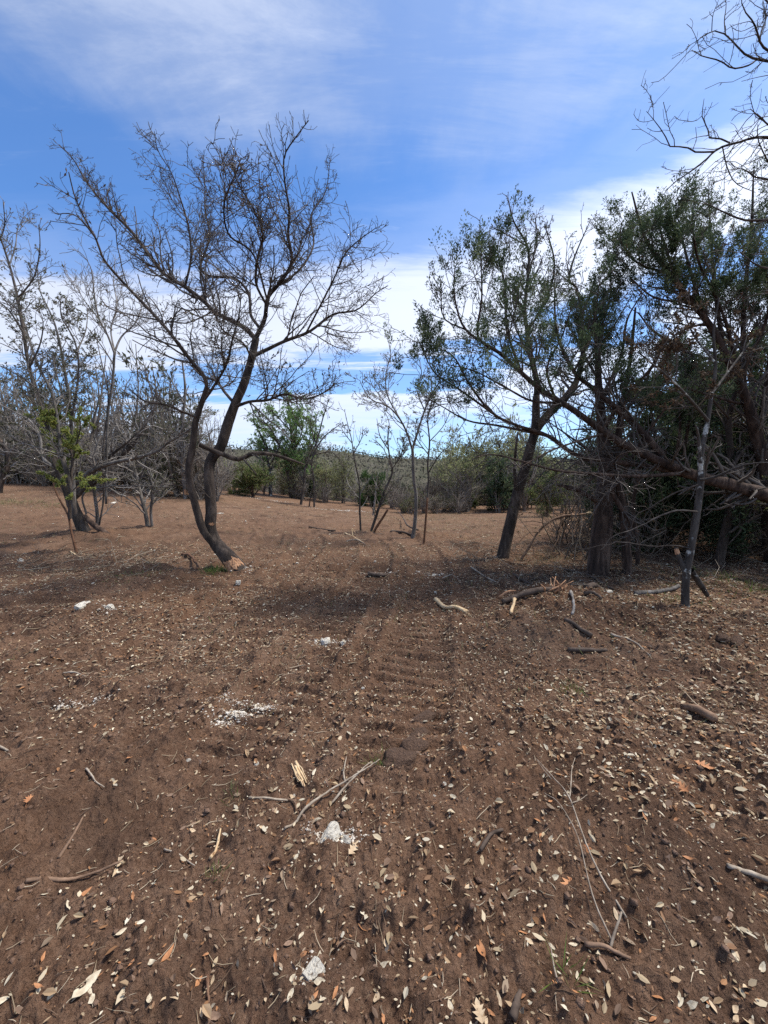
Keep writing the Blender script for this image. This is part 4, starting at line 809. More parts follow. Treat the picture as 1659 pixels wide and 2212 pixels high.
cedar_bush('edge_cedar', 'dark cedar at the right edge of the photo behind the curved oak', 1640, 1235, 8.0, 5.2, 3.0, 63, 3400)
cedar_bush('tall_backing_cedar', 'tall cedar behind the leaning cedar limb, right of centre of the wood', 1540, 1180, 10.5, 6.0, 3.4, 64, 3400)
cedar_bush('outer_shade_cedar', 'cedar added just past the right edge to shade the litter', 1900, 1300, 6.8, 6.2, 3.6, 65, 2600)  # rooted outside the frame, added to block sun and darken the right side
cedar_bush('near_outer_shade_cedar', 'unseen cedar added for shade beyond the right edge nearest the camera', 2500, 1400, 4.6, 6.5, 3.4, 66, 2200)  # unseen tree, added only for the shade it throws from the right
cedar_bush('bright_juniper', 'small bright green juniper at far edge of clearing right of the forked tree', 1012, 1098, 25, 3.0, 1.4, 67, 900, BRIGHT, 0.16, 0.05)
cedar_bush('round_green_bush', 'round dark green bush behind the leaning sapling at far edge', 803, 1098, 26, 2.3, 2.0, 68, 900, [(0.05, 0.10, 0.03), (0.07, 0.12, 0.035)], 0.16, 0.05, low=0.0)
cedar_bush('bright_green_bush', 'low bright yellow green bush beside the short pale patched trunk', 548, 1082, 24, 1.8, 2.8, 69, 1300, BRIGHT, 0.14, 0.05)
cedar_bush('yellow_green_bush', 'yellow green bush at the foot of the slanting oak beyond the clearing', 1180, 1110, 19, 1.8, 2.2, 70, 900, BRIGHT, 0.13, 0.04)
cedar_bush('low_juniper', 'low green juniper left of the slanting oak trunk at far edge', 1075, 1100, 25, 2.0, 2.0, 71, 700, BRIGHT, 0.15, 0.045)

# ------------------------------------------------------------------ woodland beyond the clearing (one mass)
def proto(seed, h, w, stems, dens, leaf=None, nleaf=0, twr=0.012, ln=0.2, wd=0.07, low=0.05):
    r = np.random.default_rng(seed); ps = []
    for i in range(stems):
        a = 2 * pi * i / max(stems, 1) + r.uniform(0, 1.5); lean = w * 0.5 * r.uniform(0.1, 0.8)
        e = np.array([cos(a) * lean, sin(a) * lean, h * r.uniform(0.7, 1.0)])
        ps.append(spline(np.array([[r.normal() * 0.1, r.normal() * 0.1, -0.2], e * 0.35 + r.normal(size=3) * 0.12, e * 0.7 + r.normal(size=3) * 0.15, e]), 8))
    P = np.stack(ps); R = np.broadcast_to(np.linspace(0.02 + 0.009 * h, 0.012, 8), P.shape[:2]).copy()
    out = [tubes(P, R, 4)]
    P1, R1 = grow(P, R, dens, 0.3 * w, 0.7 * w, (22, 60), 4, 0.2, 0.12, 0.5, twr, tmin=low, r=r); out.append(tubes(P1, R1, 3))
    P2, R2 = grow(P1, R1, 4.0, 0.12 * w, 0.4 * w, (25, 60), 3, 0.25, 0.10, 0.6, twr * 0.8, r=r); out.append(tubes(P2, R2, 3))
    v = []; f = []; n = 0
    for a, b in out: v.append(a); f.append(b + n); n += len(a)
    lv = None
    if nleaf:
        p, d = along(P2, nleaf, r); lv = leafquads(p + r.normal(size=p.shape) * ln * 0.4, d + UP * 0.3, r.uniform(0.6, 1.3, nleaf) * ln, r.uniform(0.6, 1.3, nleaf) * wd, r, 0.8)
    return np.concatenate(v), np.concatenate(f), lv, leaf
GREYT = [(0.17, 0.145, 0.12), (0.23, 0.20, 0.17), (0.15, 0.12, 0.095)]
protos = [proto(301, 4.6, 2.6, 4, 3.0), proto(302, 3.4, 2.8, 6, 3.0), proto(303, 5.2, 3.0, 3, 2.8, LEAFY, 900), proto(304, 2.0, 2.4, 8, 4.5),
          proto(305, 3.6, 2.4, 4, 3.5, CEDARC, 2200, ln=0.26, wd=0.10, low=0.02), proto(306, 4.4, 3.0, 4, 3.2, PALEG, 1500, ln=0.2, wd=0.07), proto(307, 1.6, 2.2, 7, 5, OLIVE, 900, ln=0.16, wd=0.06)]
M['wood_tint'] = leafmat('far_twig', 0.0, 0.9)
def woodland(name, spots, seed, label=None):
    """one mass: the kinds of scrub set out on points"""
    r = np.random.default_rng(seed)
    kinds = bpy.data.collections.new('scrub_kinds')
    order = []
    for k, (v, f, lv, cols) in enumerate(protos):
        for var in range(2):
            mb = MB(); mb.add(v, f, 0, np.array(GREYT[(k + var) % 3]) * (0.85 if var else 1.2))
            if lv is not None: mb.add(lv[0], lv[1], 1, tints(len(lv[0]) // 4, cols, r, 0.35) * (0.8 if var else 1.15))
            o = bpy.data.objects.new('scrub_%02d' % (k * 2 + var), mb.mesh('scrub', [M['wood_tint'], M['needle']], False, True)); kinds.objects.link(o)
    n = len(spots); pts = np.array([(x, y, float(H0(x, y))) for x, y, k, s in spots])
    me = bpy.data.meshes.new(name); me.vertices.add(n); me.vertices.foreach_set('co', pts.astype(np.float32).ravel())
    ai = me.attributes.new('idx', 'INT', 'POINT'); ai.data.foreach_set('value', np.array([k * 2 + int(r.integers(2)) for x, y, k, s in spots], np.int32))
    ar = me.attributes.new('rot', 'FLOAT_VECTOR', 'POINT'); ar.data.foreach_set('vector', np.stack([r.normal(size=n) * 0.06, r.normal(size=n) * 0.06, r.uniform(0, 6.28, n)], -1).astype(np.float32).ravel())
    as_ = me.attributes.new('scl', 'FLOAT_VECTOR', 'POINT'); sv = np.array([[s, s, s] for x, y, k, s in spots]) * np.stack([np.ones(n), np.ones(n), r.uniform(0.8, 1.2, n)], -1); as_.data.foreach_set('vector', sv.astype(np.float32).ravel())
    ng = bpy.data.node_groups.new('scrub_scatter', 'GeometryNodeTree')
    ng.interface.new_socket('Geometry', in_out='INPUT', socket_type='NodeSocketGeometry'); ng.interface.new_socket('Geometry', in_out='OUTPUT', socket_type='NodeSocketGeometry')
    N = ng.nodes.new; gi, go = N('NodeGroupInput'), N('NodeGroupOutput'); ci = N('GeometryNodeCollectionInfo'); ci.inputs['Collection'].default_value = kinds
    ci.inputs['Separate Children'].default_value = True; ci.inputs['Reset Children'].default_value = True
    ip = N('GeometryNodeInstanceOnPoints'); ip.inputs['Pick Instance'].default_value = True
    def attr(nm, ty):
        a = N('GeometryNodeInputNamedAttribute'); a.data_type = ty; a.inputs['Name'].default_value = nm
        return [o for o in a.outputs if o.enabled and o.name == 'Attribute'][0]
    Lk = ng.links.new; Lk(gi.outputs[0], ip.inputs['Points']); Lk(ci.outputs[0], ip.inputs['Instance']); Lk(attr('idx', 'INT'), ip.inputs['Instance Index']); Lk(attr('rot', 'FLOAT_VECTOR'), ip.inputs['Rotation']); Lk(attr('scl', 'FLOAT_VECTOR'), ip.inputs['Scale']); Lk(ip.outputs[0], go.inputs[0])
    o = link(name, me); md = o.modifiers.new('scatter', 'NODES'); md.node_group = ng; o['kind'] = 'stuff'
    if label: o['label'] = label
    return o
def band(n, x0, x1, y0, y1, kinds, wts, seed, s=(0.8, 1.2)):
    r = np.random.default_rng(seed); out = []
    for i in range(n):
        u = r.uniform(); y = y0 + (y1 - y0) * r.uniform() ** 1.4
        px = x0 + (x1 - x0) * (i + u) / n; x = (px - 829.5) / F * y
        out.append((x, y, int(r.choice(kinds, p=np.array(wts) / sum(wts))), r.uniform(*s)))
    return out
woodland('woodland', band(105, -250, 480, 18.5, 32, [0, 1, 2, 3], [5, 3, 2, 2], 1, (0.7, 1.45)) + band(34, 430, 740, 27, 46, [0, 1, 3, 6, 5], [2, 3, 5, 4, 2], 2, (0.45, 1.0))
         + band(38, 680, 960, 25, 50, [1, 3, 0, 4, 6], [4, 5, 2, 1, 2], 3, (0.45, 1.05)) + band(64, 940, 1320, 22.5, 38, [1, 3, 5, 4, 6, 0], [3, 4, 4, 2, 3, 2], 4, (0.5, 1.15))
         + band(26, 960, 1200, 32, 42, [5], [1], 14, (0.8, 1.45)) + band(70, 1290, 2000, 11, 24, [1, 3, 4, 0, 6], [3, 4, 4, 2, 2], 5, (0.8, 1.35)) + band(100, -500, 2200, 48, 95, [0, 1, 4, 5, 3], [3, 3, 2, 2, 3], 6, (0.7, 1.6))
         + band(40, -200, 1300, 27, 45, [3, 6], [1, 1], 7, (0.7, 1.3)) + band(40, -250, 470, 18.5, 23, [3, 6], [4, 1], 15, (0.7, 1.2)) + band(14, 850, 1010, 21.5, 25, [3, 6, 1], [3, 2, 1], 8, (0.5, 0.9)), 9, 'grey and green scrub wood beyond the clearing')
def far_wood():
    r = np.random.default_rng(55); n = 30000
    y = r.uniform(70, 330, n); x = r.uniform(-1.25, 1.25, n) * y
    ht = r.gamma(2.0, 1.1, n).clip(0.2, 6) * (0.5 + 0.9 * (fbm(x / 14, y / 14, 3, 5) + 0.5))
    p = np.stack([x, y, H0(x, y) + ht * r.uniform(0, 1, n)], -1)
    v, f = leafquads(p, np.tile(UP, (n, 1)), r.uniform(0.5, 1.8, n), r.uniform(0.35, 1.1, n), r, 1.2)
    g = (fbm(x / 25, y / 25, 3, 15) > -0.02)
    c = np.where(g[:, None], np.array([[0.06, 0.063, 0.042]]), np.array([[0.10, 0.088, 0.07]])) * r.uniform(0.6, 1.4, (n, 1))
    mb = MB(); mb.add(v, f, 0, np.repeat(c, 4, 0)); o = link('far_woodland', mb.mesh('far_woodland', M['needle'], False, True)); o['kind'] = 'stuff'
far_wood()
def undergrowth():
    r = np.random.default_rng(66); mb = MB(); n = 640
    px = r.uniform(1200, 2000, n); Y = r.uniform(6.9, 12.5, n); x = (px - 829.5) / F * Y
    b = np.stack([x, Y, H(x, Y) - 0.03], -1)
    P = np.zeros((n, 8, 3)); d = nrm(np.stack([r.normal(size=n) * 0.7, r.normal(size=n) * 0.7, np.ones(n)], -1)); P[:, 0] = b; st = (r.uniform(0.5, 2.6, n) / 7)[:, None]
    for i in range(7):
        P[:, i + 1] = P[:, i] + d * st; d = nrm(d + r.normal(size=(n, 3)) * 0.22 - UP * 0.05)
    R = np.linspace(1, 0.4, 8)[None] * r.uniform(0.004, 0.014, n)[:, None]
    mb.add(*tubes(P, R, 4), 0, tints(n, [(0.06, 0.045, 0.035), (0.12, 0.09, 0.07), (0.17, 0.14, 0.11)], r, 0.3, 32))
    P1, R1 = grow(P, R, 4.5, 0.2, 0.7, (30, 75), 5, 0.3, -0.03, 0.6, 0.003, r=r); mb.add(*tubes(P1, R1, 3), 0, tints(len(P1), [(0.07, 0.055, 0.043), (0.15, 0.12, 0.09)], r, 0.3, 15))
    p, d = along(P1, 2600, r); v, f = leafquads(p, d, r.uniform(0.03, 0.07, 2600), 0.025, r); mb.add(v, f, 1, tints(2600, [(0.14, 0.075, 0.04), (0.09, 0.09, 0.04), (0.18, 0.11, 0.06)], r))
    o = link('undergrowth', mb.mesh('undergrowth', [M['wood_tint'], M['dead_leaf']], True, True)); o['kind'] = 'stuff'
undergrowth()

# ------------------------------------------------------------------ litter on the soil
LEAFCOL = [(0.50, 0.41, 0.28), (0.42, 0.32, 0.20), (0.36, 0.25, 0.15), (0.32, 0.165, 0.08), (0.26, 0.15, 0.085), (0.60, 0.53, 0.40), (0.22, 0.145, 0.10), (0.30, 0.22, 0.15)]
def fan(n, r0, r1, r, az=(-50, 50)):
    a = np.radians(r.uniform(az[0], az[1], n)); d = np.sqrt(r.uniform(r0 * r0, r1 * r1, n)); return d * np.sin(a), d * np.cos(a)
def litter():
    r = np.random.default_rng(77)
    mb = MB()
    for n, r0, r1, sz in ((1300, 0.7, 3.2, 0.85), (14000, 0.6, 3.6, 0.30), (20000, 2.5, 6, 0.5), (30000, 3.5, 10, 0.8), (24000, 8, 24, 1.05), (15000, -1, 0, 0.95)):
        x, y = fan(n, r0, r1, r) if r0 > 0 else (r.uniform(0.9, 7.0, n), r.uniform(1.6, 6.8, n))
        keep = r.random(n) < (1 if r0 > 0 else 0.2 + smooth(0.2, 0.9, x / y)) * np.clip(0.55 + 1.4 * fbm(x * 0.55, y * 0.55, 3, 88) + 0.16 * np.clip(x / np.maximum(y, 0.5), -0.2, 1.2), 0.06, 1); x, y = x[keep], y[keep]; n = len(x)
        z = H(x, y) + r.uniform(0.002, 0.014, n)
        d = nrm(np.stack([r.normal(size=n), r.normal(size=n), r.normal(size=n) * 0.22], -1)); s = nrm(np.cross(d, nrm(UP + r.normal(size=(n, 3)) * 0.28)))
        nn = np.cross(s, d); ln = (r.uniform(0.022, 0.055, n) * sz)[:, None]; wd = ln * r.uniform(0.3, 0.55, n)[:, None]; p = np.stack([x, y, z], -1)
        cu = r.uniform(-0.2, 0.5, n)[:, None] * wd
        v = np.stack([p - d * ln / 2, p - d * ln * 0.12 + s * wd / 2 + nn * cu, p + d * ln * 0.25 + s * wd * 0.4 + nn * cu, p + d * ln / 2, p + d * ln * 0.25 - s * wd * 0.4 + nn * cu, p - d * ln * 0.12 - s * wd / 2 + nn * cu], 1).reshape(-1, 3)
        k = np.arange(n)[:, None] * 6
        f = np.concatenate([k + np.array([[0, 1, 2, 3]]), k + np.array([[0, 3, 4, 5]])])
        t = tints(n, LEAFCOL, r, 0.3, 6)
        mb.add(v, f, 0, t)
    o = link('leaf_litter', mb.mesh('leaf_litter', M['dead_leaf'], False, True)); o['kind'] = 'stuff'; o['label'] = 'small dry leaves scattered over the stirred soil'
    mb = MB()
    for n, r0, r1, l0, l1, rr in ((2600, 0.6, 4, 0.02, 0.11, 0.0012), (5000, 3, 9, 0.05, 0.2, 0.0024), (1800, 8, 22, 0.12, 0.45, 0.005)):
        x, y = fan(n, r0, r1, r); a = r.uniform(0, pi, n); ln = r.uniform(l0, l1, n) * r.uniform(0.4, 1, n)
        t = np.linspace(-0.5, 0.5, 4)[None, :]; be = r.normal(size=(n, 1)) * 0.05 * (t * t * 4)
        X = x[:, None] + (np.cos(a)[:, None] * t - np.sin(a)[:, None] * be) * ln[:, None]; Yy = y[:, None] + (np.sin(a)[:, None] * t + np.cos(a)[:, None] * be) * ln[:, None]
        Z = H(X, Yy).mean(1, keepdims=True) * 0.5 + H(X, Yy) * 0.5 + 0.004 + rr + (r.random((n, 1)) < 0.2) * np.abs(t) * ln[:, None] * r.uniform(0, 0.6, (n, 1))
        P = np.stack([X, Yy, Z], -1); R = rr * r.uniform(0.5, 1.5, (n, 1)) * np.array([[0.8, 1, 0.9, 0.5]])
        mb.add(*tubes(P, R, 3), 0, tints(n, [(0.30, 0.23, 0.15), (0.14, 0.09, 0.06), (0.42, 0.34, 0.24), (0.09, 0.06, 0.045)], r, 0.3, 12))
    # brash on the ground below the trees at right
    for n, x0, x1, y0, y1 in ((1500, 1.4, 8, 5.2, 9), (260, -6.2, -3.6, 6.2, 7.6)):
        x, y = r.uniform(x0, x1, n), r.uniform(y0, y1, n); a = r.uniform(0, pi, n); ln = r.gamma(2, 0.16, n).clip(0.1, 1.1); t = np.linspace(-0.5, 0.5, 5)[None, :]; be = r.normal(size=(n, 1)) * 0.1 * (t * t * 4) + r.normal(size=(n, 5)) * 0.02
        X = x[:, None] + (np.cos(a)[:, None] * t - np.sin(a)[:, None] * be) * ln[:, None]; Yy = y[:, None] + (np.sin(a)[:, None] * t + np.cos(a)[:, None] * be) * ln[:, None]
        Z = H(X, Yy) + 0.01 + (r.random((n, 1)) < 0.4) * (t + 0.5) * ln[:, None] * r.uniform(0, 0.5, (n, 1))
        mb.add(*tubes(np.stack([X, Yy, Z], -1), r.uniform(0.002, 0.007, (n, 1)) * np.array([[1, 0.9, 0.8, 0.6, 0.4]]), 3), 0, tints(n, [(0.10, 0.07, 0.05), (0.2, 0.155, 0.115), (0.30, 0.25, 0.19), (0.07, 0.05, 0.04)], r, 0.3, 15))
    o = link('twig_litter', mb.mesh('twig_litter', M['wood_tint'], True, True)); o['kind'] = 'stuff'; o['label'] = 'short dry twigs strewn over the stirred soil'
    # crumbs of soil
    mb = MB(); n = 7000
    base = np.array([[1, 0, 0], [-1, 0, 0], [0, 1, 0], [0, -1, 0], [0, 0, 1], [0, 0, -1]], float)
    tri = np.array([[0, 2, 4], [2, 1, 4], [1, 3, 4], [3, 0, 4], [2, 0, 5], [1, 2, 5], [3, 1, 5], [0, 3, 5]])
    x, y = fan(n, 0.6, 5.5, r); s = r.gamma(1.4, 0.0042, n).clip(0.002, 0.019)
    v = base[None] * s[:, None, None] * r.uniform(0.6, 1.3, (n, 6, 1)); a = r.uniform(0, 6.28, n); c, s_ = np.cos(a), np.sin(a)
    v = np.stack([v[..., 0] * c[:, None] - v[..., 1] * s_[:, None], v[..., 0] * s_[:, None] + v[..., 1] * c[:, None], v[..., 2] * 0.8], -1) + np.stack([x, y, H(x, y) + s * 0.3], -1)[:, None]
    f = (np.arange(n)[:, None, None] * 6 + tri[None]).reshape(-1, 3)
    mb.add(v, f); o = link('soil_crumbs', mb.mesh('soil_crumbs', M['clod'])); o['kind'] = 'stuff'
    # thin dry grass
    mb = MB(); n = 17000
    x, y = fan(n, 2.5, 22, r); m = (fbm(x * 0.5, y * 0.5, 3, 123) + 0.10 * (x > 2) + 0.10 * (y > 8)) > 0.09; x, y = x[m], y[m]; n = len(x)
    p = np.stack([x, y, H(x, y) - 0.005], -1); v, f = leafquads(p, np.tile(UP, (n, 1)), r.uniform(0.03, 0.15, n), r.uniform(0.003, 0.007, n), r, 0.7, 0.1)
    mb.add(v, f, 0, tints(n, [(0.30, 0.24, 0.13), (0.22, 0.18, 0.10), (0.14, 0.16, 0.06), (0.36, 0.28, 0.17)], r, 0.3))
    n = 13000; x, y = r.uniform(-1.0, 8.5, n), r.uniform(9.5, 23, n); m = fbm(x * 0.4, y * 0.9, 3, 321) + 0.12 * smooth(0, 3, x) > 0.02; x, y = x[m], y[m]; n = len(x)
    v, f = leafquads(np.stack([x, y, H(x, y) - 0.005], -1), np.tile(UP, (n, 1)), r.uniform(0.04, 0.13, n), r.uniform(0.006, 0.012, n), r, 0.9, 0.1); mb.add(v, f, 0, tints(n, [(0.42, 0.32, 0.19), (0.34, 0.25, 0.14), (0.48, 0.38, 0.24)], r, 0.25))
    o = link('dry_grass', mb.mesh('dry_grass', M['blade'], False, True)); o['kind'] = 'stuff'
litter()

# --- the leaves that show largest, one by one
def leaf_mesh(kind, seed, mat):
    r = np.random.default_rng(seed); mb = MB()
    if kind == 'oval':
        n = 7; t = np.linspace(0, 1, n); w = np.sin(pi * t ** 0.85) ** 0.8 * r.uniform(0.13, 0.23); curl = r.uniform(-0.2, 0.8); bend = r.uniform(-0.5, 0.8)
        x = t - 0.5; zz = bend * (t - 0.5) ** 2 + 0.02 * np.sin(t * 9 + seed)
        c = np.stack([x, 0 * t, zz], -1); jl = 1 + r.normal(size=n) * 0.1
        l = np.stack([x, w * jl, zz + curl * w], -1); q = np.stack([x, -w * jl, zz + curl * w * r.uniform(0.4, 1.2)], -1)
        v = np.concatenate([c, l, q]); f = [[i, i + 1, n + i + 1, n + i] for i in range(n - 1)] + [[i + 1, i, 2 * n + i, 2 * n + i + 1] for i in range(n - 1)]
        mb.add(v, np.array(f))
        st = np.array([[-0.5, 0, zz[0]], [-0.58, 0.01, zz[0] + 0.01], [-0.66, 0.0, zz[0] + 0.005]]); mb.add(*tubes(st[None], np.full((1, 3), 0.011), 3))
    else:
        x = np.array([-0.45, -0.36, -0.27, -0.17, -0.02, 0.07, 0.20, 0.27, 0.36, 0.55]); n = len(x)
        wl = np.array([0.02, 0.07, 0.27, 0.09, 0.36, 0.11, 0.29, 0.09, 0.12, 0.0]) * r.uniform(0.8, 1.15, n); wr = np.array([0.02, 0.07, 0.25, 0.09, 0.34, 0.11, 0.30, 0.09, 0.11, 0.0]) * r.uniform(0.8, 1.15, n)
        adv = np.array([0, 0, 0.07, 0, 0.10, 0, 0.10, 0, 0, 0]); z = 0.35 * (x - 0.1) ** 2
        cc = np.stack([x, 0.03 * np.sin(x * 5), z], -1); l = np.stack([x + adv, wl, z + r.uniform(0.1, 0.6, n) * wl], -1); q_ = np.stack([x + adv, -wr, z + r.uniform(-0.1, 0.5, n) * wr], -1)
        mb.add(np.concatenate([cc, l, q_]), np.array([[i, i + 1, n + i + 1, n + i] for i in range(n - 1)] + [[i + 1, i, 2 * n + i, 2 * n + i + 1] for i in range(n - 1)]))
        st = np.array([[-0.45, 0, 0.03], [-0.6, 0.02, 0.04], [-0.75, 0.0, 0.02]]); mb.add(*tubes(st[None], np.full((1, 3), 0.012), 3))
    return mb.mesh('fallen_leaf', mat)
def leafcol(name, a, b): return plain(name, a, b, 3.0, 0.7, 0.15, 0.05)
LC = {'cream': leafcol('cream_leaf', (0.34, 0.265, 0.17), (0.60, 0.52, 0.38)), 'tan': leafcol('tan_leaf', (0.36, 0.25, 0.15), (0.56, 0.43, 0.28)),
      'rust': leafcol('rust_leaf', (0.28, 0.12, 0.05), (0.46, 0.22, 0.10)), 'brown': leafcol('brown_leaf', (0.14, 0.085, 0.055), (0.28, 0.18, 0.12)), 'orange': leafcol('orange_leaf', (0.30, 0.12, 0.05), (0.50, 0.24, 0.11))}
def place_leaf(me, x, y, size, r, name='fallen_leaf', tilt=0.42):
    o = link(name, me); o.location = (x, y, float(H(x, y)) + 0.004 + size * r.uniform(-0.08, 0.08))
    o.rotation_euler = (r.normal() * tilt, r.normal() * tilt, r.uniform(0, 6.28)); o.scale = (size, size, size * r.uniform(0.7, 1.2)); return o
NEAR = []
def near_leaves():
    r = np.random.default_rng(91)
    meshes = {c: [leaf_mesh('oval', 100 + i * 7 + j, LC[c]) for i in range(5)] for j, c in enumerate(('cream', 'tan', 'rust', 'brown'))}
    cnt = 0
    while cnt < 285:
        py = 2212 - (2212 - 1560) * r.uniform() ** 1.35; px = r.uniform(-10, 1669)
        w = 0.22 + 1.1 * float(fbm(px / 220, py / 220, 3, 4)) + 0.75 * (px / 1659)
        if r.random() > w: continue
        d = ray(px, py); t = EYE / -d[2]; x, y = d[0] * t, d[1] * t
        c = r.choice(['cream', 'tan', 'rust', 'brown'], p=[0.36, 0.31, 0.2, 0.13])
        o = place_leaf(meshes[c][r.integers(5)], x, y, r.uniform(0.018, 0.042), r); NEAR.append((o, c, px, py)); cnt += 1
    lob = [leaf_mesh('lobed', 500 + i, LC['orange']) for i in range(4)] + [leaf_mesh('lobed', 510, LC['tan'])]
    for i, (px, py, s, m, lab) in enumerate(((763, 1838, 0.075, 4, 'tan lobed oak leaf just below the chipped white stone'), (1228, 1916, 0.085, 0, 'orange lobed oak leaf, lower of two near the dead weed stalk'), (1264, 1855, 0.08, 1, 'orange lobed oak leaf, upper of two near the dead weed stalk'),
                                              (1517, 1682, 0.085, 2, 'orange lobed oak leaf in litter near the right edge'), (1036, 2195, 0.07, 4, 'tan lobed oak leaf at the bottom edge of the photo'), (1470, 1725, 0.1, 3, 'large curled orange oak leaf by the right edge'), (66, 1775, 0.06, 0, 'small orange oak leaf at the left edge of the foreground'))):
        q = gnd(px, py); tag(place_leaf(lob[m], q[0], q[1], s, r, 'lobed_leaf', 0.15), lab, 'leaf')
    for px, py, s, c, lab, ang in ((190, 2155, 0.085, 'cream', 'large pair of cream leaves forming a V at the lower left, long one', 1.2), (197, 2178, 0.05, 'cream', 'large pair of cream leaves forming a V at the lower left, short one', 2.4), (364, 2085, 0.06, 'rust', 'upright rust leaf left of centre near the bottom edge', 1.4), (1037, 2055, 0.08, 'rust', 'long ragged rust leaf right of centre near the bottom edge', 1.75), (1588, 2082, 0.055, 'tan', 'round tan leaf alone near the lower right corner', 0.7), (420, 1916, 0.05, 'cream', 'bright cream leaf beside a green sprig left of centre', 0.8), (185, 1957, 0.05, 'rust', 'rust leaf below the long brown stick at left', 1.1)):
        q = gnd(px, py); o = place_leaf(meshes[c][2], q[0], q[1], s, r, 'large_leaf', 0.1); o.rotation_euler[2] = ang; tag(o, lab, 'leaf')
near_leaves()
ORD = ['closest', 'second closest', 'third closest', 'fourth closest', 'fifth closest', 'sixth closest', 'seventh closest', 'eighth closest', 'ninth closest', 'tenth closest', 'eleventh closest', 'twelfth closest', 'thirteenth closest', 'fourteenth closest', 'fifteenth closest', 'sixteenth closest', 'seventeenth closest', 'eighteenth closest', 'nineteenth closest', 'twentieth closest']
MARKS = [('squarish white stone', 672, 2112), ('chipped white stone pair', 725, 1810), ('long brown stick at left', 165, 1910), ('pale broken stick left of centre', 467, 1832), ('big V of cream leaves', 192, 2160), ('dead weed stalk foot', 1340, 2010), ('dead weed stalk tip', 1165, 1690), ('curved dark brown stick', 1060, 1815),
         ('stick at the right edge', 1620, 1908), ('lower right corner', 1640, 2190), ('bark slab at the bottom edge', 1115, 2180), ('crumbling pale wood chunk', 646, 1672), ('nearest soil clod', 862, 1640), ('rotten log', 1510, 1568), ('lower left corner', 20, 2190), ('thin curved root', 205, 1700), ('long ragged rust leaf', 1037, 2055), ('red bark splinter', 450, 2150), ('bottom centre edge', 830, 2205), ('white stick at left edge', 20, 1638), ('large curled orange oak leaf', 1470, 1725), ('round tan leaf', 1588, 2082)]
def name_leaves():
    by = {}
    words = {'cream': 'pale cream', 'tan': 'tan', 'rust': 'rusty orange', 'brown': 'dull brown'}
    for o, c, px, py in NEAR:
        d = [math.hypot(px - m[1], py - m[2]) for m in MARKS]; k = int(np.argmin(d)); by.setdefault((c, k), []).append((d[k], o))
    for (c, k), l in by.items():
        for i, (d, o) in enumerate(sorted(l, key=lambda t: t[0])):
            tag(o, words[c] + ' oval leaf, ' + ORD[min(i, 19)] + ' such to the ' + MARKS[k][0], 'leaf', 'dry oval leaves on the foreground soil')
name_leaves()

# ------------------------------------------------------------------ stones, clods, crushed limestone
def stone_mesh(seed, mat, flat=0.7, sub=3, rough=0.22, ang=True):
    import bmesh
    r = np.random.default_rng(seed); bm = bmesh.new(); bmesh.ops.create_icosphere(bm, subdivisions=sub, radius=1.0)
    pl = nrm(r.normal(size=(9, 3))); dist = r.uniform(0.5, 0.9, 9)
    if mat == 'dirty_stone': pl = nrm(np.concatenate([np.eye(3), -np.eye(3)]) + r.normal(size=(6, 3)) * 0.13); dist = r.uniform(0.52, 0.68, 6)
    for v in bm.verts:
        c = np.array(v.co)
        if ang:
            for n_, d_ in zip(pl, dist):
                s = c @ n_
                if s > d_: c = c - n_ * (s - d_)
        k = 1 + rough * (fbm(c[0] * 2 + seed, c[1] * 2 + c[2] * 1.7, 2, seed)) * (1 if ang else 2.2); c = c * k
        v.co = (c[0], c[1] * r.uniform(0.995, 1.005), c[2] * flat)
    me = bpy.data.meshes.new('stone'); bm.to_mesh(me); bm.free(); me.materials.append(M[mat])
    for p in me.polygons: p.use_smooth = not ang
    return me
def stone(name, label, px, py, size, seed, mat='limestone', flat=0.7, cat='stone', sink=0.42, stretch=(1, 1), rz=None, group=None, ang=True, me=None):
    q = gnd(px, py); o = link(name, me or stone_mesh(seed, mat, flat, ang=ang)); o.location = (q[0], q[1], q[2] + size * flat * (1 - 2 * sink) * 0.6)
    size = size * (0.86 if cat == 'stone' else 1.0); o.scale = (size * stretch[0], size * stretch[1], size); o.rotation_euler = (0.1, -0.1, seed * 1.7 if rz is None else rz); return tag(o, label, cat, group)
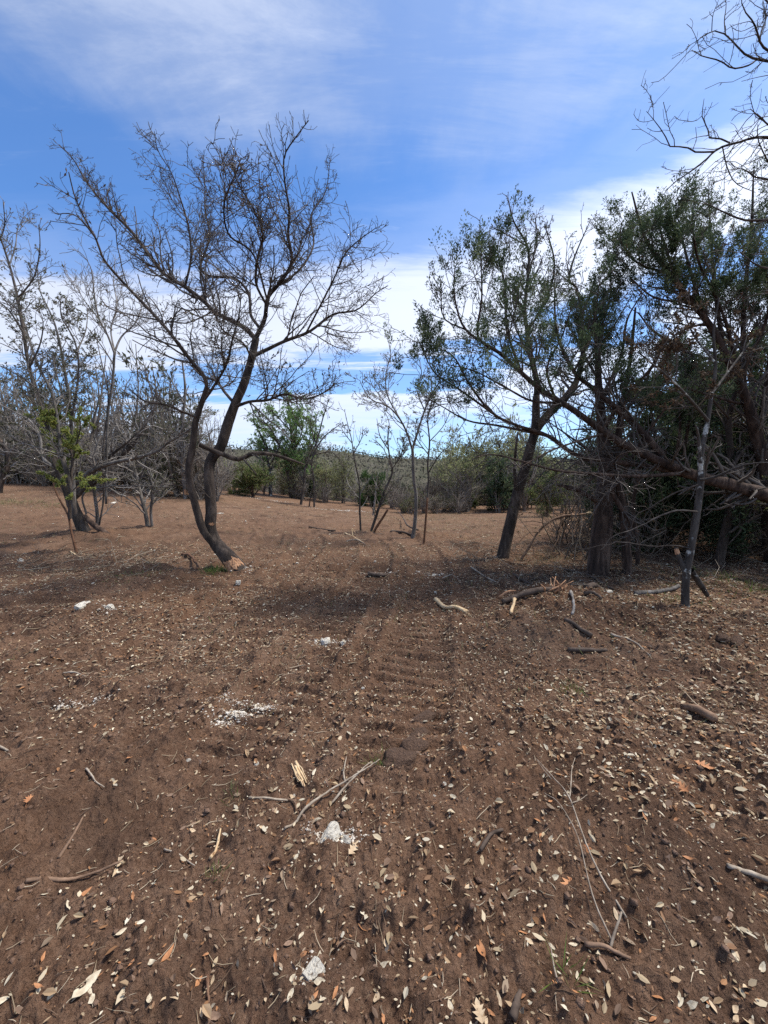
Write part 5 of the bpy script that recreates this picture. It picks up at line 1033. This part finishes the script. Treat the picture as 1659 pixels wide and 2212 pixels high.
for i, (lab, px, py, s, m, fl, st) in enumerate((
        ('squarish white stone stained with soil near the bottom centre', 672, 2112, 0.050, 'dirty_stone', 0.8, (0.85, 1.15)), ('chipped white stone, larger of the pair below the forked dry branch', 716, 1806, 0.062, 'limestone', 0.6, (1.25, 0.8)), ('small chipped white stone, right of the larger chipped one', 746, 1820, 0.03, 'limestone', 0.6, (1.3, 0.8)),
        ('white stone with grey stains, larger one in the soil at left', 181, 1332, 0.10, 'dirty_stone', 0.55, (1.2, 0.9)), ('white stone right of the stained one at left', 240, 1326, 0.065, 'limestone', 0.6, (0.9, 0.9)), ('crumbly white stone in the middle of the track', 703, 1386, 0.075, 'limestone', 0.6, (1, 0.8)), ('small white stone just right of the crumbly one in the track', 742, 1392, 0.035, 'limestone', 0.6, (1, 1)),
        ('white stone at left below the shadowed litter', 135, 1537, 0.035, 'limestone', 0.6, (1.2, 1)), ('pale brown stained stone just below the foot of the leaning oak', 514, 1265, 0.07, 'dirty_stone', 0.8, (0.8, 0.9)), ('small white stone left of the stained stone below the leaning oak', 504, 1273, 0.025, 'limestone', 0.6, (1.2, 1)),
        ('white stone left of the leaning oak foot', 466, 1205, 0.055, 'limestone', 0.5, (1.3, 1)), ('white stone at far left in front of the oak clump', 46, 1214, 0.06, 'limestone', 0.8, (0.8, 0.9)), ('white stone lying left of the dark log in the track', 818, 1237, 0.055, 'limestone', 0.45, (1.6, 0.9)), ('small white stone above the dark log in the track', 840, 1232, 0.04, 'limestone', 0.5, (1.3, 0.9)),
        ('flat white stone right of the dark log', 938, 1240, 0.06, 'limestone', 0.35, (1.6, 0.8)), ('white stone on the far rise before the green crowned tree', 580, 1097, 0.09, 'limestone', 0.6, (1.4, 0.9)), ('long flat white stone behind the leaning oak', 476, 1110, 0.13, 'limestone', 0.25, (1.8, 0.7)), ('white slab far back between the two left trees', 312, 1048, 0.18, 'limestone', 0.4, (1.5, 0.7)), ('flat pale stone behind the oak clump', 246, 1087, 0.14, 'limestone', 0.3, (1.6, 0.6)), ('pale stone in leaf litter before the thick cedar', 1311, 1304, 0.07, 'limestone', 0.4, (1.4, 0.8)))):
    stone('stone', lab, px, py, s, 700 + i, m, fl, stretch=st)
def place_word(px, py, i):
    T_ = [('the leaning oak foot', 515, 1230), ('the oak clump', 190, 1165), ('the forked bare tree foot', 890, 1165), ('the dark log', 828, 1242), ('the two stemmed sapling', 320, 1140), ('the crumbly white stone', 703, 1385), ('the stained white stone at left', 181, 1332), ('the stripped log', 972, 1315), ('the white gravel patch', 518, 1538), ('the row of clods', 890, 1590), ('the slanting oak foot', 1088, 1205), ('the green crowned tree', 635, 1075), ('the scarred trunk', 400, 1080), ('the left edge', 10, 1500), ('the sapling trio', 790, 1150)]
    k = min(range(len(T_)), key=lambda j: math.hypot(px - T_[j][1], py - T_[j][2])); SEEN[k] = SEEN.get(k, 0) + 1
    return ('lying near ', 'a little farther from ', 'third of those about ', 'fourth of those about ', 'fifth of those about ', 'sixth of those about ', 'seventh of those about ', 'eighth of those about ', 'ninth of those about ', 'tenth of those about ')[min(SEEN[k] - 1, 9)] + T_[k][0]
SEEN = {}
def small_stones():
    r = np.random.default_rng(17); ms = [stone_mesh(800 + i, 'limestone', 0.6, 2) for i in range(4)]
    for i in range(46):
        py = r.uniform(1085, 1300) if i < 30 else r.uniform(1300, 1750); px = r.uniform(20, 1150)
        stone('small_stone', 'tiny white stone ' + place_word(px, py, i), px, py, r.uniform(0.018, 0.045) if i < 30 else r.uniform(0.010, 0.02), i, flat=0.6, group='tiny white stones dotted over the clearing', me=ms[i % 4])
small_stones()
for i, (lab, px, py, s, st) in enumerate((('rounded soil clod, nearest of the row down the track', 862, 1640, 0.085, (1.15, 0.85)), ('cracked soil clod, second nearest in the row', 893, 1607, 0.08, (1, 0.8)), ('soil clod between the cracked and the flat one', 905, 1575, 0.06, (1.2, 0.9)), ('flat long soil clod, farthest of the row down the track', 912, 1547, 0.085, (1.3, 0.6)), ('dark clod in the litter on the right', 1590, 1405, 0.07, (1.4, 0.8)), ('second dark clod beside it in the litter on the right', 1560, 1400, 0.06, (1.2, 0.8)))):
    stone('soil_clod', lab, px, py, s, 900 + i, 'clod', 0.6, 'clod', 0.45, st, rz=0.2 * i, ang=False)
def crushed():
    r = np.random.default_rng(29); mb = MB()
    base = np.array([[1, 0, 0], [-1, 0, 0], [0, 1, 0], [0, -1, 0], [0, 0, 1], [0, 0, -1]], float); tri = np.array([[0, 2, 4], [2, 1, 4], [1, 3, 4], [3, 0, 4], [2, 0, 5], [1, 2, 5], [3, 1, 5], [0, 3, 5]])
    for px, py, n, sx, sy, ss, an in ((518, 1538, 700, 0.085, 0.035, 0.0055, 0.5), (500, 1515, 160, 0.10, 0.03, 0.005, 0.1), (578, 1521, 90, 0.04, 0.02, 0.005, 0.3), (188, 1528, 130, 0.09, 0.02, 0.006, 0.2), (135, 1536, 60, 0.03, 0.02, 0.006, 0), (702, 1385, 160, 0.06, 0.05, 0.007, 0), (742, 1394, 50, 0.03, 0.03, 0.006, 0),
                                  (715, 1803, 330, 0.055, 0.018, 0.004, 0), (745, 1820, 90, 0.03, 0.015, 0.004, 0), (672, 2105, 40, 0.03, 0.03, 0.003, 0), (818, 1238, 130, 0.17, 0.04, 0.010, 0), (938, 1240, 90, 0.15, 0.04, 0.010, 0), (740, 1103, 160, 0.7, 0.25, 0.025, 0), (590, 1082, 110, 0.8, 0.3, 0.025, 0), (540, 1235, 60, 0.12, 0.1, 0.012, 0), (240, 1328, 70, 0.08, 0.08, 0.009, 0), (345, 1065, 70, 1.2, 0.5, 0.03, 0)):
        q = gnd(px, py); u, w = r.normal(size=n) * sx, r.normal(size=n) * sy; c, s = cos(an), sin(an); x = q[0] + u * c - w * s; y = q[1] + u * s + w * c
        n = n * 2; u, w = r.normal(size=n) * sx, r.normal(size=n) * sy; x = q[0] + u * c - w * s; y = q[1] + u * s + w * c; ss = ss * 0.55
        sz = r.gamma(1.5, ss / 1.5, n).clip(ss * 0.3, ss * 4)
        v = base[None] * sz[:, None, None] * r.uniform(0.5, 1.4, (n, 6, 1)) * np.array([1, 1, 0.6]) + np.stack([x, y, H(x, y) + sz * 0.25], -1)[:, None]
        mb.add(v, (np.arange(n)[:, None, None] * 6 + tri[None]).reshape(-1, 3))
    o = link('limestone_gravel', mb.mesh('limestone_gravel', plain('crushed_limestone', (0.30, 0.24, 0.18), (0.74, 0.69, 0.60), 30, 0.95, 0.2, 0.004), False)); o['kind'] = 'stuff'
crushed()

# ------------------------------------------------------------------ sticks, logs and broken branches
def gpath(pts, rad, lift=0.0):
    out = []
    for i, p in enumerate(pts):
        q = gnd(p[0], p[1]); out.append(q + np.array([0, 0, rad * 0.8 + 0.004 + (p[2] if len(p) > 2 else 0)]))
    return np.array(out)
def rod(W, r0, r1, mat, name, parent=None, origin=None, n=None, k=7, bmp=0.16, seed=0, jig=0.32):
    L_ = np.linalg.norm(np.diff(W, axis=0), axis=1).sum(); n = n or int(np.clip(L_ / max(r0 * 1.2, 0.012), 12, 48)); P = spline(W, n)
    rr = np.random.default_rng(seed); sm = lambda a: np.apply_along_axis(lambda c_: np.convolve(np.pad(c_, 2, mode='edge'), np.ones(5) / 5, 'valid'), 0, a)
    P = P + sm(rr.normal(size=P.shape)) * min(r0, 0.02) * jig * 1.5
    R = np.linspace(r0, r1, n) * (1 + sm(rr.normal(size=(n, 1)))[:, 0] * 0.22) * 0.85
    P = np.concatenate([P[:1], P, P[-1:]]); P[0] = P[1] - (P[2] - P[1]) * 0.02; P[-1] = P[-2] + (P[-2] - P[-3]) * 0.02
    R = np.concatenate([[R[0] * 0.15], R, [R[-1] * 0.1]])
    v, q = tubes(P[None], R[None], k, bmp, seed); mb = MB(); mb.add(v, q)
    return link(name, mb.mesh(name, M[mat], origin=origin), parent, None if parent is not None or origin is None else origin)
def stick(name, label, pts, r0, r1, mat, cat='stick', sides=(), ends=None, seed=0, group=None):
    W = gpath(pts, r0); base = W[0]
    if not sides and not ends:
        o = rod(W, r0, r1, mat, name, None, base, seed=seed); return tag(o, label, cat, group)
    root = thing(name, label, cat, base, group); rod(W, r0, r1, mat, 'stem', root, base, seed=seed)
    for i, (sp, a, b, *m) in enumerate(sides): rod(gpath(sp, a), a, b, m[0] if m else mat, 'side_branch', root, base, seed=seed + i + 1, k=5)
    for e in (ends or ()):                                    # splintered fresh ends
        p = W[-1] if e == 1 else W[0]; d = nrm((W[-1] - W[-2]) if e == 1 else (W[0] - W[1])); rr = np.random.default_rng(seed + 9); mb = MB()
        rad = r1 if e == 1 else r0
        for j in range(6):
            a = p + rr.normal(size=3) * rad * 0.4 - d * rad; t_ = a + d * rad * rr.uniform(1.5, 4) + rr.normal(size=3) * rad * 0.5
            mb.add(*tubes(np.stack([a, (a + t_) / 2, t_])[None], np.array([[rad * 0.35, rad * 0.3, rad * 0.05]]), 4))
        link('splintered_end', mb.mesh('splintered_end', M['pale_wood'], origin=base), root)
    return root
S = stick
S('stripped_log', 'short curved log stripped of bark, pale orange, alone in the track', [(940, 1302), (962, 1313), (985, 1323), (1006, 1327)], 0.034, 0.03, 'pale_wood', 'log', ends=(1,), seed=1)
S('white_stick', 'long straight white stick on dark soil right of the track', [(1018, 1236), (1045, 1256), (1070, 1276)], 0.016, 0.011, 'dry_stick', seed=2)
S('short_white_stick', 'short white stick below the flat white stone', [(955, 1252), (975, 1255), (992, 1259)], 0.014, 0.008, 'dry_stick', seed=3)
S('dark_log', 'dark log lying crosswise beside white stones in the track', [(795, 1243), (830, 1243), (858, 1239)], 0.04, 0.03, 'dark_stick', 'log', seed=4)
S('split_pale_stick', 'split pale stick with raised splinter left of the saplings', [(746, 1154), (765, 1162), (783, 1171)], 0.024, 0.016, 'pale_wood', sides=((((762, 1162), (761, 1160, 0.16), (769, 1160, 0.05)), 0.012, 0.006),), seed=5)
S('grey_stick', 'grey stick just below the split pale one', [(748, 1173), (770, 1174), (790, 1178)], 0.018, 0.012, 'dry_stick', seed=6)
S('upright_leaning_stick', 'brown stick pointing away, upper left foreground of two crossing twigs', [(130, 1886), (155, 1838), (182, 1782)], 0.0065, 0.005, 'brown_stick', seed=7)
S('long_brown_stick', 'long straight brown stick at lower left', [(64, 1938), (165, 1908), (265, 1876)], 0.0072, 0.0058, 'brown_stick', ends=(1,), seed=8)
S('thin_bent_twig', 'thin bent twig right of the long brown stick', [(355, 1842), (392, 1856), (422, 1878)], 0.005, 0.003, 'dry_stick', seed=9)
S('pale_broken_stick', 'short pale broken stick pointing away left of centre', [(457, 1863), (468, 1832), (477, 1802)], 0.008, 0.005, 'pale_wood', seed=10)
S('forked_dry_branch', 'long forked dry branch slanting above the chipped white stones', [(615, 1808), (640, 1785), (665, 1762, 0.01), (725, 1712, 0.03), (775, 1690, 0.04), (820, 1657, 0.03)], 0.0065, 0.004, 'dry_stick', sides=((((715, 1735), (760, 1700, 0.02), (802, 1668, 0.03)), 0.0065, 0.003), (((745, 1702, 0.03), (742, 1675, 0.04), (748, 1640, 0.02)), 0.005, 0.003)), seed=11)
S('pale_twig', 'pale horizontal twig ending at a dark bark piece above the forked branch', [(538, 1743), (580, 1735), (622, 1723)], 0.006, 0.004, 'dry_stick', sides=((((618, 1722), (634, 1730), (640, 1745)), 0.008, 0.004, 'brown_stick'),), seed=12)
S('thin_root', 'thin curved root at the left, upper foreground', [(187, 1674), (205, 1702), (225, 1722)], 0.006, 0.003, 'dry_stick', seed=13)
S('red_splinter', 'reddish bark splinter standing in the soil near the bottom edge', [(448, 2112), (450, 2145), (453, 2177)], 0.007, 0.003, 'red_stem' , seed=14)
S('curved_brown_stick', 'curved dark brown stick left of the dead weed stalk', [(1040, 1852), (1060, 1814), (1085, 1795)], 0.009, 0.007, 'dark_stick', seed=15)
S('right_edge_stick', 'straight tan stick running off the right edge', [(1570, 1897), (1620, 1908), (1680, 1921)], 0.009, 0.009, 'dry_stick', seed=16)
S('thick_brown_stick', 'thick brown stick half buried under the dead weed stalk', [(1262, 2035), (1310, 2056), (1362, 2074)], 0.011, 0.007, 'brown_stick', seed=17)
S('bark_slab', 'dark bark slab lying at the bottom edge right of centre', [(1108, 2206), (1116, 2170), (1122, 2146)], 0.014, 0.009, 'dark_stick', 'bark', seed=18)
S('rotten_log', 'rotten brown log with dark hollow in litter at right', [(1478, 1552), (1510, 1570), (1542, 1588)], 0.032, 0.026, 'brown_stick', 'log', seed=19)
S('thin_tan_branch', 'thin tan branch in litter right of the dark logs', [(1320, 1388), (1360, 1405), (1405, 1430)], 0.011, 0.007, 'dry_stick', seed=20)
S('buried_dark_log', 'long dark log half sunk in soil at right', [(1226, 1410), (1265, 1415), (1308, 1415)], 0.024, 0.018, 'dark_stick', 'log', seed=21)
S('short_dark_log', 'short dark log above the half sunk one', [(1220, 1367), (1245, 1376), (1272, 1390)], 0.024, 0.018, 'dark_stick', 'log', seed=22)
S('mottled_log', 'white mottled piece of branch pointing to the camera below the splintered root', [(1231, 1322), (1237, 1340), (1235, 1360)], 0.022, 0.018, 'oak_pale', 'log', seed=23)
S('dark_lump_log', 'stubby dark log right of the white mottled piece', [(1260, 1327), (1280, 1333), (1298, 1341)], 0.026, 0.02, 'dark_stick', 'log', seed=24)
S('slanting_dark_log', 'dark log slanting up to the right of the splintered root', [(1264, 1313), (1284, 1302), (1303, 1290)], 0.035, 0.022, 'dark_stick', 'log', seed=25)
S('dark_forked_branch', 'dark forked branch on the ground left of the splintered root', [(1108, 1256), (1150, 1276), (1175, 1284), (1204, 1291)], 0.02, 0.012, 'dark_stick', sides=((((1135, 1268), (1165, 1266, 0.04), (1190, 1275)), 0.013, 0.006),), seed=26)
S('fallen_dark_branch', 'fallen dark branch in front of the thick cedar', [(1185, 1228), (1230, 1238), (1275, 1250), (1325, 1280)], 0.026, 0.014, 'dark_stick', sides=((((1262, 1247), (1290, 1240, 0.03), (1310, 1256)), 0.012, 0.006),), seed=27)
S('lichen_log', 'grey lichen covered log running left from the lichen oak', [(1372, 1291), (1420, 1290), (1468, 1281)], 0.03, 0.024, 'oak_grey', 'log', seed=28)
def wood_chunk():
    a, e = gnd(634, 1654), gnd(659, 1694); root = thing('decayed_wood_chunk', 'short crumbling pale wood chunk left of the forked dry branch', 'wood chunk', a); r = np.random.default_rng(29); side = nrm(np.cross(e - a, UP))
    for i in range(16):
        o1, o2 = r.uniform(0, 0.25), r.uniform(0.7, 1.05); off = side * r.uniform(-0.018, 0.018) + UP * r.uniform(0.0, 0.014)
        rod(np.stack([a + (e - a) * o1 + off, a + (e - a) * 0.5 + off + r.normal(size=3) * 0.003, a + (e - a) * o2 + off]), r.uniform(0.004, 0.009), 0.003, 'pale_wood' if i % 3 else 'brown_stick', 'splinter', root, a, k=5, seed=290 + i)
wood_chunk()
S('red_brown_branch', 'red brown broken branch left of the leaning oak foot', [(392, 1202), (412, 1216), (430, 1236)], 0.026, 0.02, 'red_stem', seed=30)
S('white_twig', 'thin white stick at the left edge of the foreground', [(-8, 1636), (20, 1638), (46, 1637)], 0.008, 0.006, 'dry_stick', seed=31)
S('arched_twig', 'thin arched twig at left, middle ground', [(137, 1474), (162, 1476, 0.02), (188, 1486)], 0.008, 0.004, 'dry_stick', seed=32)
S('red_bark_stick', 'red brown stick at left above a cream leaf', [(53, 1657), (68, 1638), (82, 1618)], 0.009, 0.006, 'brown_stick', seed=33)
S('pale_splinter', 'pale torn splinters below the green leaved sapling', [(153, 1199), (175, 1207), (205, 1212)], 0.016, 0.007, 'pale_wood', sides=((((170, 1200), (190, 1204), (200, 1208)), 0.009, 0.004),), seed=34)
S('long_pale_branch', 'long thin pale branch lying far back between the saplings', [(697, 1077, 0.15), (735, 1085, 0.3), (776, 1098, 0.1)], 0.025, 0.012, 'dry_stick', seed=35)
S('far_dark_branch', 'dark branch flat on the far soil behind the split pale stick', [(668, 1140), (700, 1143), (725, 1148)], 0.03, 0.02, 'dark_stick', seed=36)
S('root_branch', 'dark branch running from the foot of the forked tree', [(845, 1156), (868, 1160), (892, 1164)], 0.045, 0.03, 'dark_stick', seed=37)
S('vertical_arc_branch', 'dark bent branch standing against the foot of the forked tree', [(902, 1158), (880, 1150, 0.15), (868, 1128, 0.2), (852, 1112, 0.35)], 0.028, 0.012, 'dark_stick', seed=38)

def splintered_root():
    pts = [(1085, 1316), (1120, 1313), (1160, 1312), (1206, 1311)]; W = gpath(pts, 0.04); root = thing('splintered_root', 'torn root with bright orange splinters standing up at its right end', 'root', W[0])
    rod(W, 0.03, 0.042, 'dark_stick', 'stem', root, W[0], seed=50)
    b = gnd(1188, 1311); r = np.random.default_rng(51)
    for i in range(11):
        a = b + np.array([r.uniform(-0.12, 0.16), r.uniform(-0.1, 0.1), 0.03]); e = a + np.array([r.uniform(-0.1, 0.25), r.uniform(-0.1, 0.1), r.uniform(0.04, 0.16)])
        rod(np.stack([a, (a + e) / 2 + r.normal(size=3) * 0.012, e]), 0.014, 0.004, 'fresh', 'splinter', root, W[0], n=6, k=5, seed=60 + i)
    a = gnd(1168, 1312) + np.array([0, 0, 0.04]); e = at(1216, 1284, a[1]); rod(np.stack([a, a * 0.5 + e * 0.5 + np.array([0.03, 0, -0.02]), e]), 0.026, 0.012, 'fresh', 'splinter', root, W[0], seed=75)
    a = gnd(1078, 1306) + np.array([0, 0, 0.03]); e = gnd(1112, 1306) + np.array([0, 0, 0.06]); rod(np.stack([a, (a + e) / 2 + np.array([0, 0, 0.03]), e]), 0.02, 0.012, 'fresh', 'splinter', root, W[0], seed=76)
    a = gnd(1104, 1345) + np.array([0, 0, 0.02]); e = gnd(1112, 1318) + np.array([0, 0, 0.06]); rod(np.stack([a, (a + e) / 2, e]), 0.022, 0.018, 'pale_wood', 'splinter', root, W[0], seed=77)
splintered_root()
def arched_branch():
    Y = gnd(1124, 1212)[1]; K = K5
    P = lambda pts: np.array([at(K[0] + x * K[2], K[1] + y * K[2], Y + d) for x, y, d in pts])
    W = P([(268, 1015, 0), (330, 920, 0.05), (400, 820, 0.1), (500, 766, 0.15), (620, 755, 0.2), (655, 742, 0.2)]); root = thing('arched_broken_branch', 'broken reddish branch arching from the ground between slanting oak and thick cedar', 'branch', W[0])
    rod(W, 0.03, 0.02, 'brown_stick', 'stem', root, W[0], seed=80)
    rod(P([(640, 748, 0.2), (665, 745, 0.2), (695, 762, 0.2)]), 0.02, 0.005, 'pale_wood', 'splintered_end', root, W[0], seed=81)
    for i, s in enumerate(([(505, 768, 0.15), (485, 880, 0.0), (450, 950, -0.1), (390, 1035, -0.2)], [(335, 915, 0.05), (345, 960, 0.0), (338, 1000, -0.05)], [(420, 805, 0.1), (340, 790, 0.2), (270, 800, 0.3)], [(380, 850, 0.1), (310, 860, -0.1), (250, 930, -0.2)], [(500, 766, 0.15), (520, 850, 0.2), (480, 960, 0.3)])):
        rod(P(s), 0.014, 0.005, 'brown_stick', 'side_branch', root, W[0], seed=82 + i, k=5)
arched_branch()
def weed():
    base = gnd(1355, 1992); root = thing('dead_weed_stalk', 'tall dead weed stalk with thin side stems lying over the right foreground', 'weed', base)
    Q = lambda pts: np.array([gnd(x, y) + np.array([0, 0, h]) for x, y, h in pts])
    for i, (pts, a, b) in enumerate((([(1355, 1992, 0.01), (1305, 1937, 0.03), (1265, 1872, 0.05), (1230, 1777, 0.05), (1196, 1725, 0.04), (1160, 1672, 0.02)], 0.0048, 0.002), ([(1320, 2036, 0.01), (1280, 1962, 0.03), (1245, 1852, 0.05), (1205, 1782, 0.04), (1174, 1735, 0.02)], 0.0035, 0.0015), ([(1229, 1770, 0.05), (1233, 1715, 0.06), (1240, 1675, 0.05)], 0.003, 0.0014), ([(1235, 1790, 0.05), (1252, 1770, 0.06), (1267, 1760, 0.05)], 0.0026, 0.0012), ([(1190, 1716, 0.04), (1170, 1705, 0.05), (1157, 1690, 0.05)], 0.0022, 0.001), ([(1319, 2045, 0.01), (1330, 2020, 0.04), (1341, 2000, 0.05)], 0.006, 0.004), ([(1215, 2200, 0.0), (1200, 2130, 0.04), (1186, 2062, 0.05)], 0.004, 0.0015))):
        rod(Q(pts), a, b, 'dry_stick', 'stalk' if i < 2 else 'side_stem', root, base, seed=120 + i, k=5)
weed()
def tuft(label, px, py, n, h, sp, cols, seed, wd=0.006, name='grass_tuft'):
    r = np.random.default_rng(seed); q = gnd(px, py); p = np.stack([r.normal(size=n) * sp, r.normal(size=n) * sp, np.zeros(n)], -1); p[:, 2] = H(q[0] + p[:, 0], q[1] + p[:, 1]) - q[2]
    v, f = leafquads(p, np.tile(UP, (n, 1)) + p * 2.0, r.uniform(0.5, 1.1, n) * h, wd, r, 0.55, 0.1); mb = MB(); mb.add(v, f, 0, tints(n, cols, r))
    o = tag(link(name, mb.mesh(name, M['blade'], False, True), None, q), label, 'grass')
    if sp > 0.018: o['kind'] = 'stuff'; o.name = 'grass'
GR = [(0.10, 0.16, 0.035), (0.15, 0.20, 0.05), (0.08, 0.12, 0.03), (0.22, 0.20, 0.08)]; DRY = [(0.34, 0.27, 0.15), (0.26, 0.20, 0.11), (0.16, 0.17, 0.07)]
tuft('green grass tuft left of the foot of the leaning oak', 466, 1236, 260, 0.13, 0.10, GR, 1)
tuft('thin green grass tuft at the end of the forked dry branch', 815, 1648, 60, 0.07, 0.03, GR, 2, 0.003)
tuft('yellowish grass sprig left of the forked dry branch', 500, 1718, 36, 0.07, 0.03, DRY + GR[:1], 3, 0.003)
tuft('small green sprig left of centre beside a cream leaf', 466, 1900, 30, 0.05, 0.02, GR, 4, 0.003)
tuft('faint green tuft in the soil right of the track', 1235, 1500, 70, 0.07, 0.06, GR, 5, 0.004)
tuft('green blades rising at the bottom edge beside the weed stalk', 1222, 2120, 16, 0.12, 0.015, GR, 6, 0.004)
tuft('dry grass patch at far left before the dark edge trunk', 40, 1088, 500, 0.16, 0.5, DRY, 7, 0.012)
tuft('dry grass patch left of the oak clump', 130, 1095, 260, 0.13, 0.4, DRY + GR[:1], 8, 0.01)
tuft('green tuft at the foot of the lichen oak', 1470, 1312, 120, 0.10, 0.14, GR + DRY, 9)
tuft('low dry grass left below the oak clump', 300, 1250, 200, 0.07, 0.22, DRY + GR[:2], 10)
tuft('grass patch between the slanting oak and thick cedar', 1180, 1215, 260, 0.12, 0.3, DRY, 11)
tuft('green weeds in deep shade near the right edge', 1600, 1275, 300, 0.16, 0.45, GR, 12)
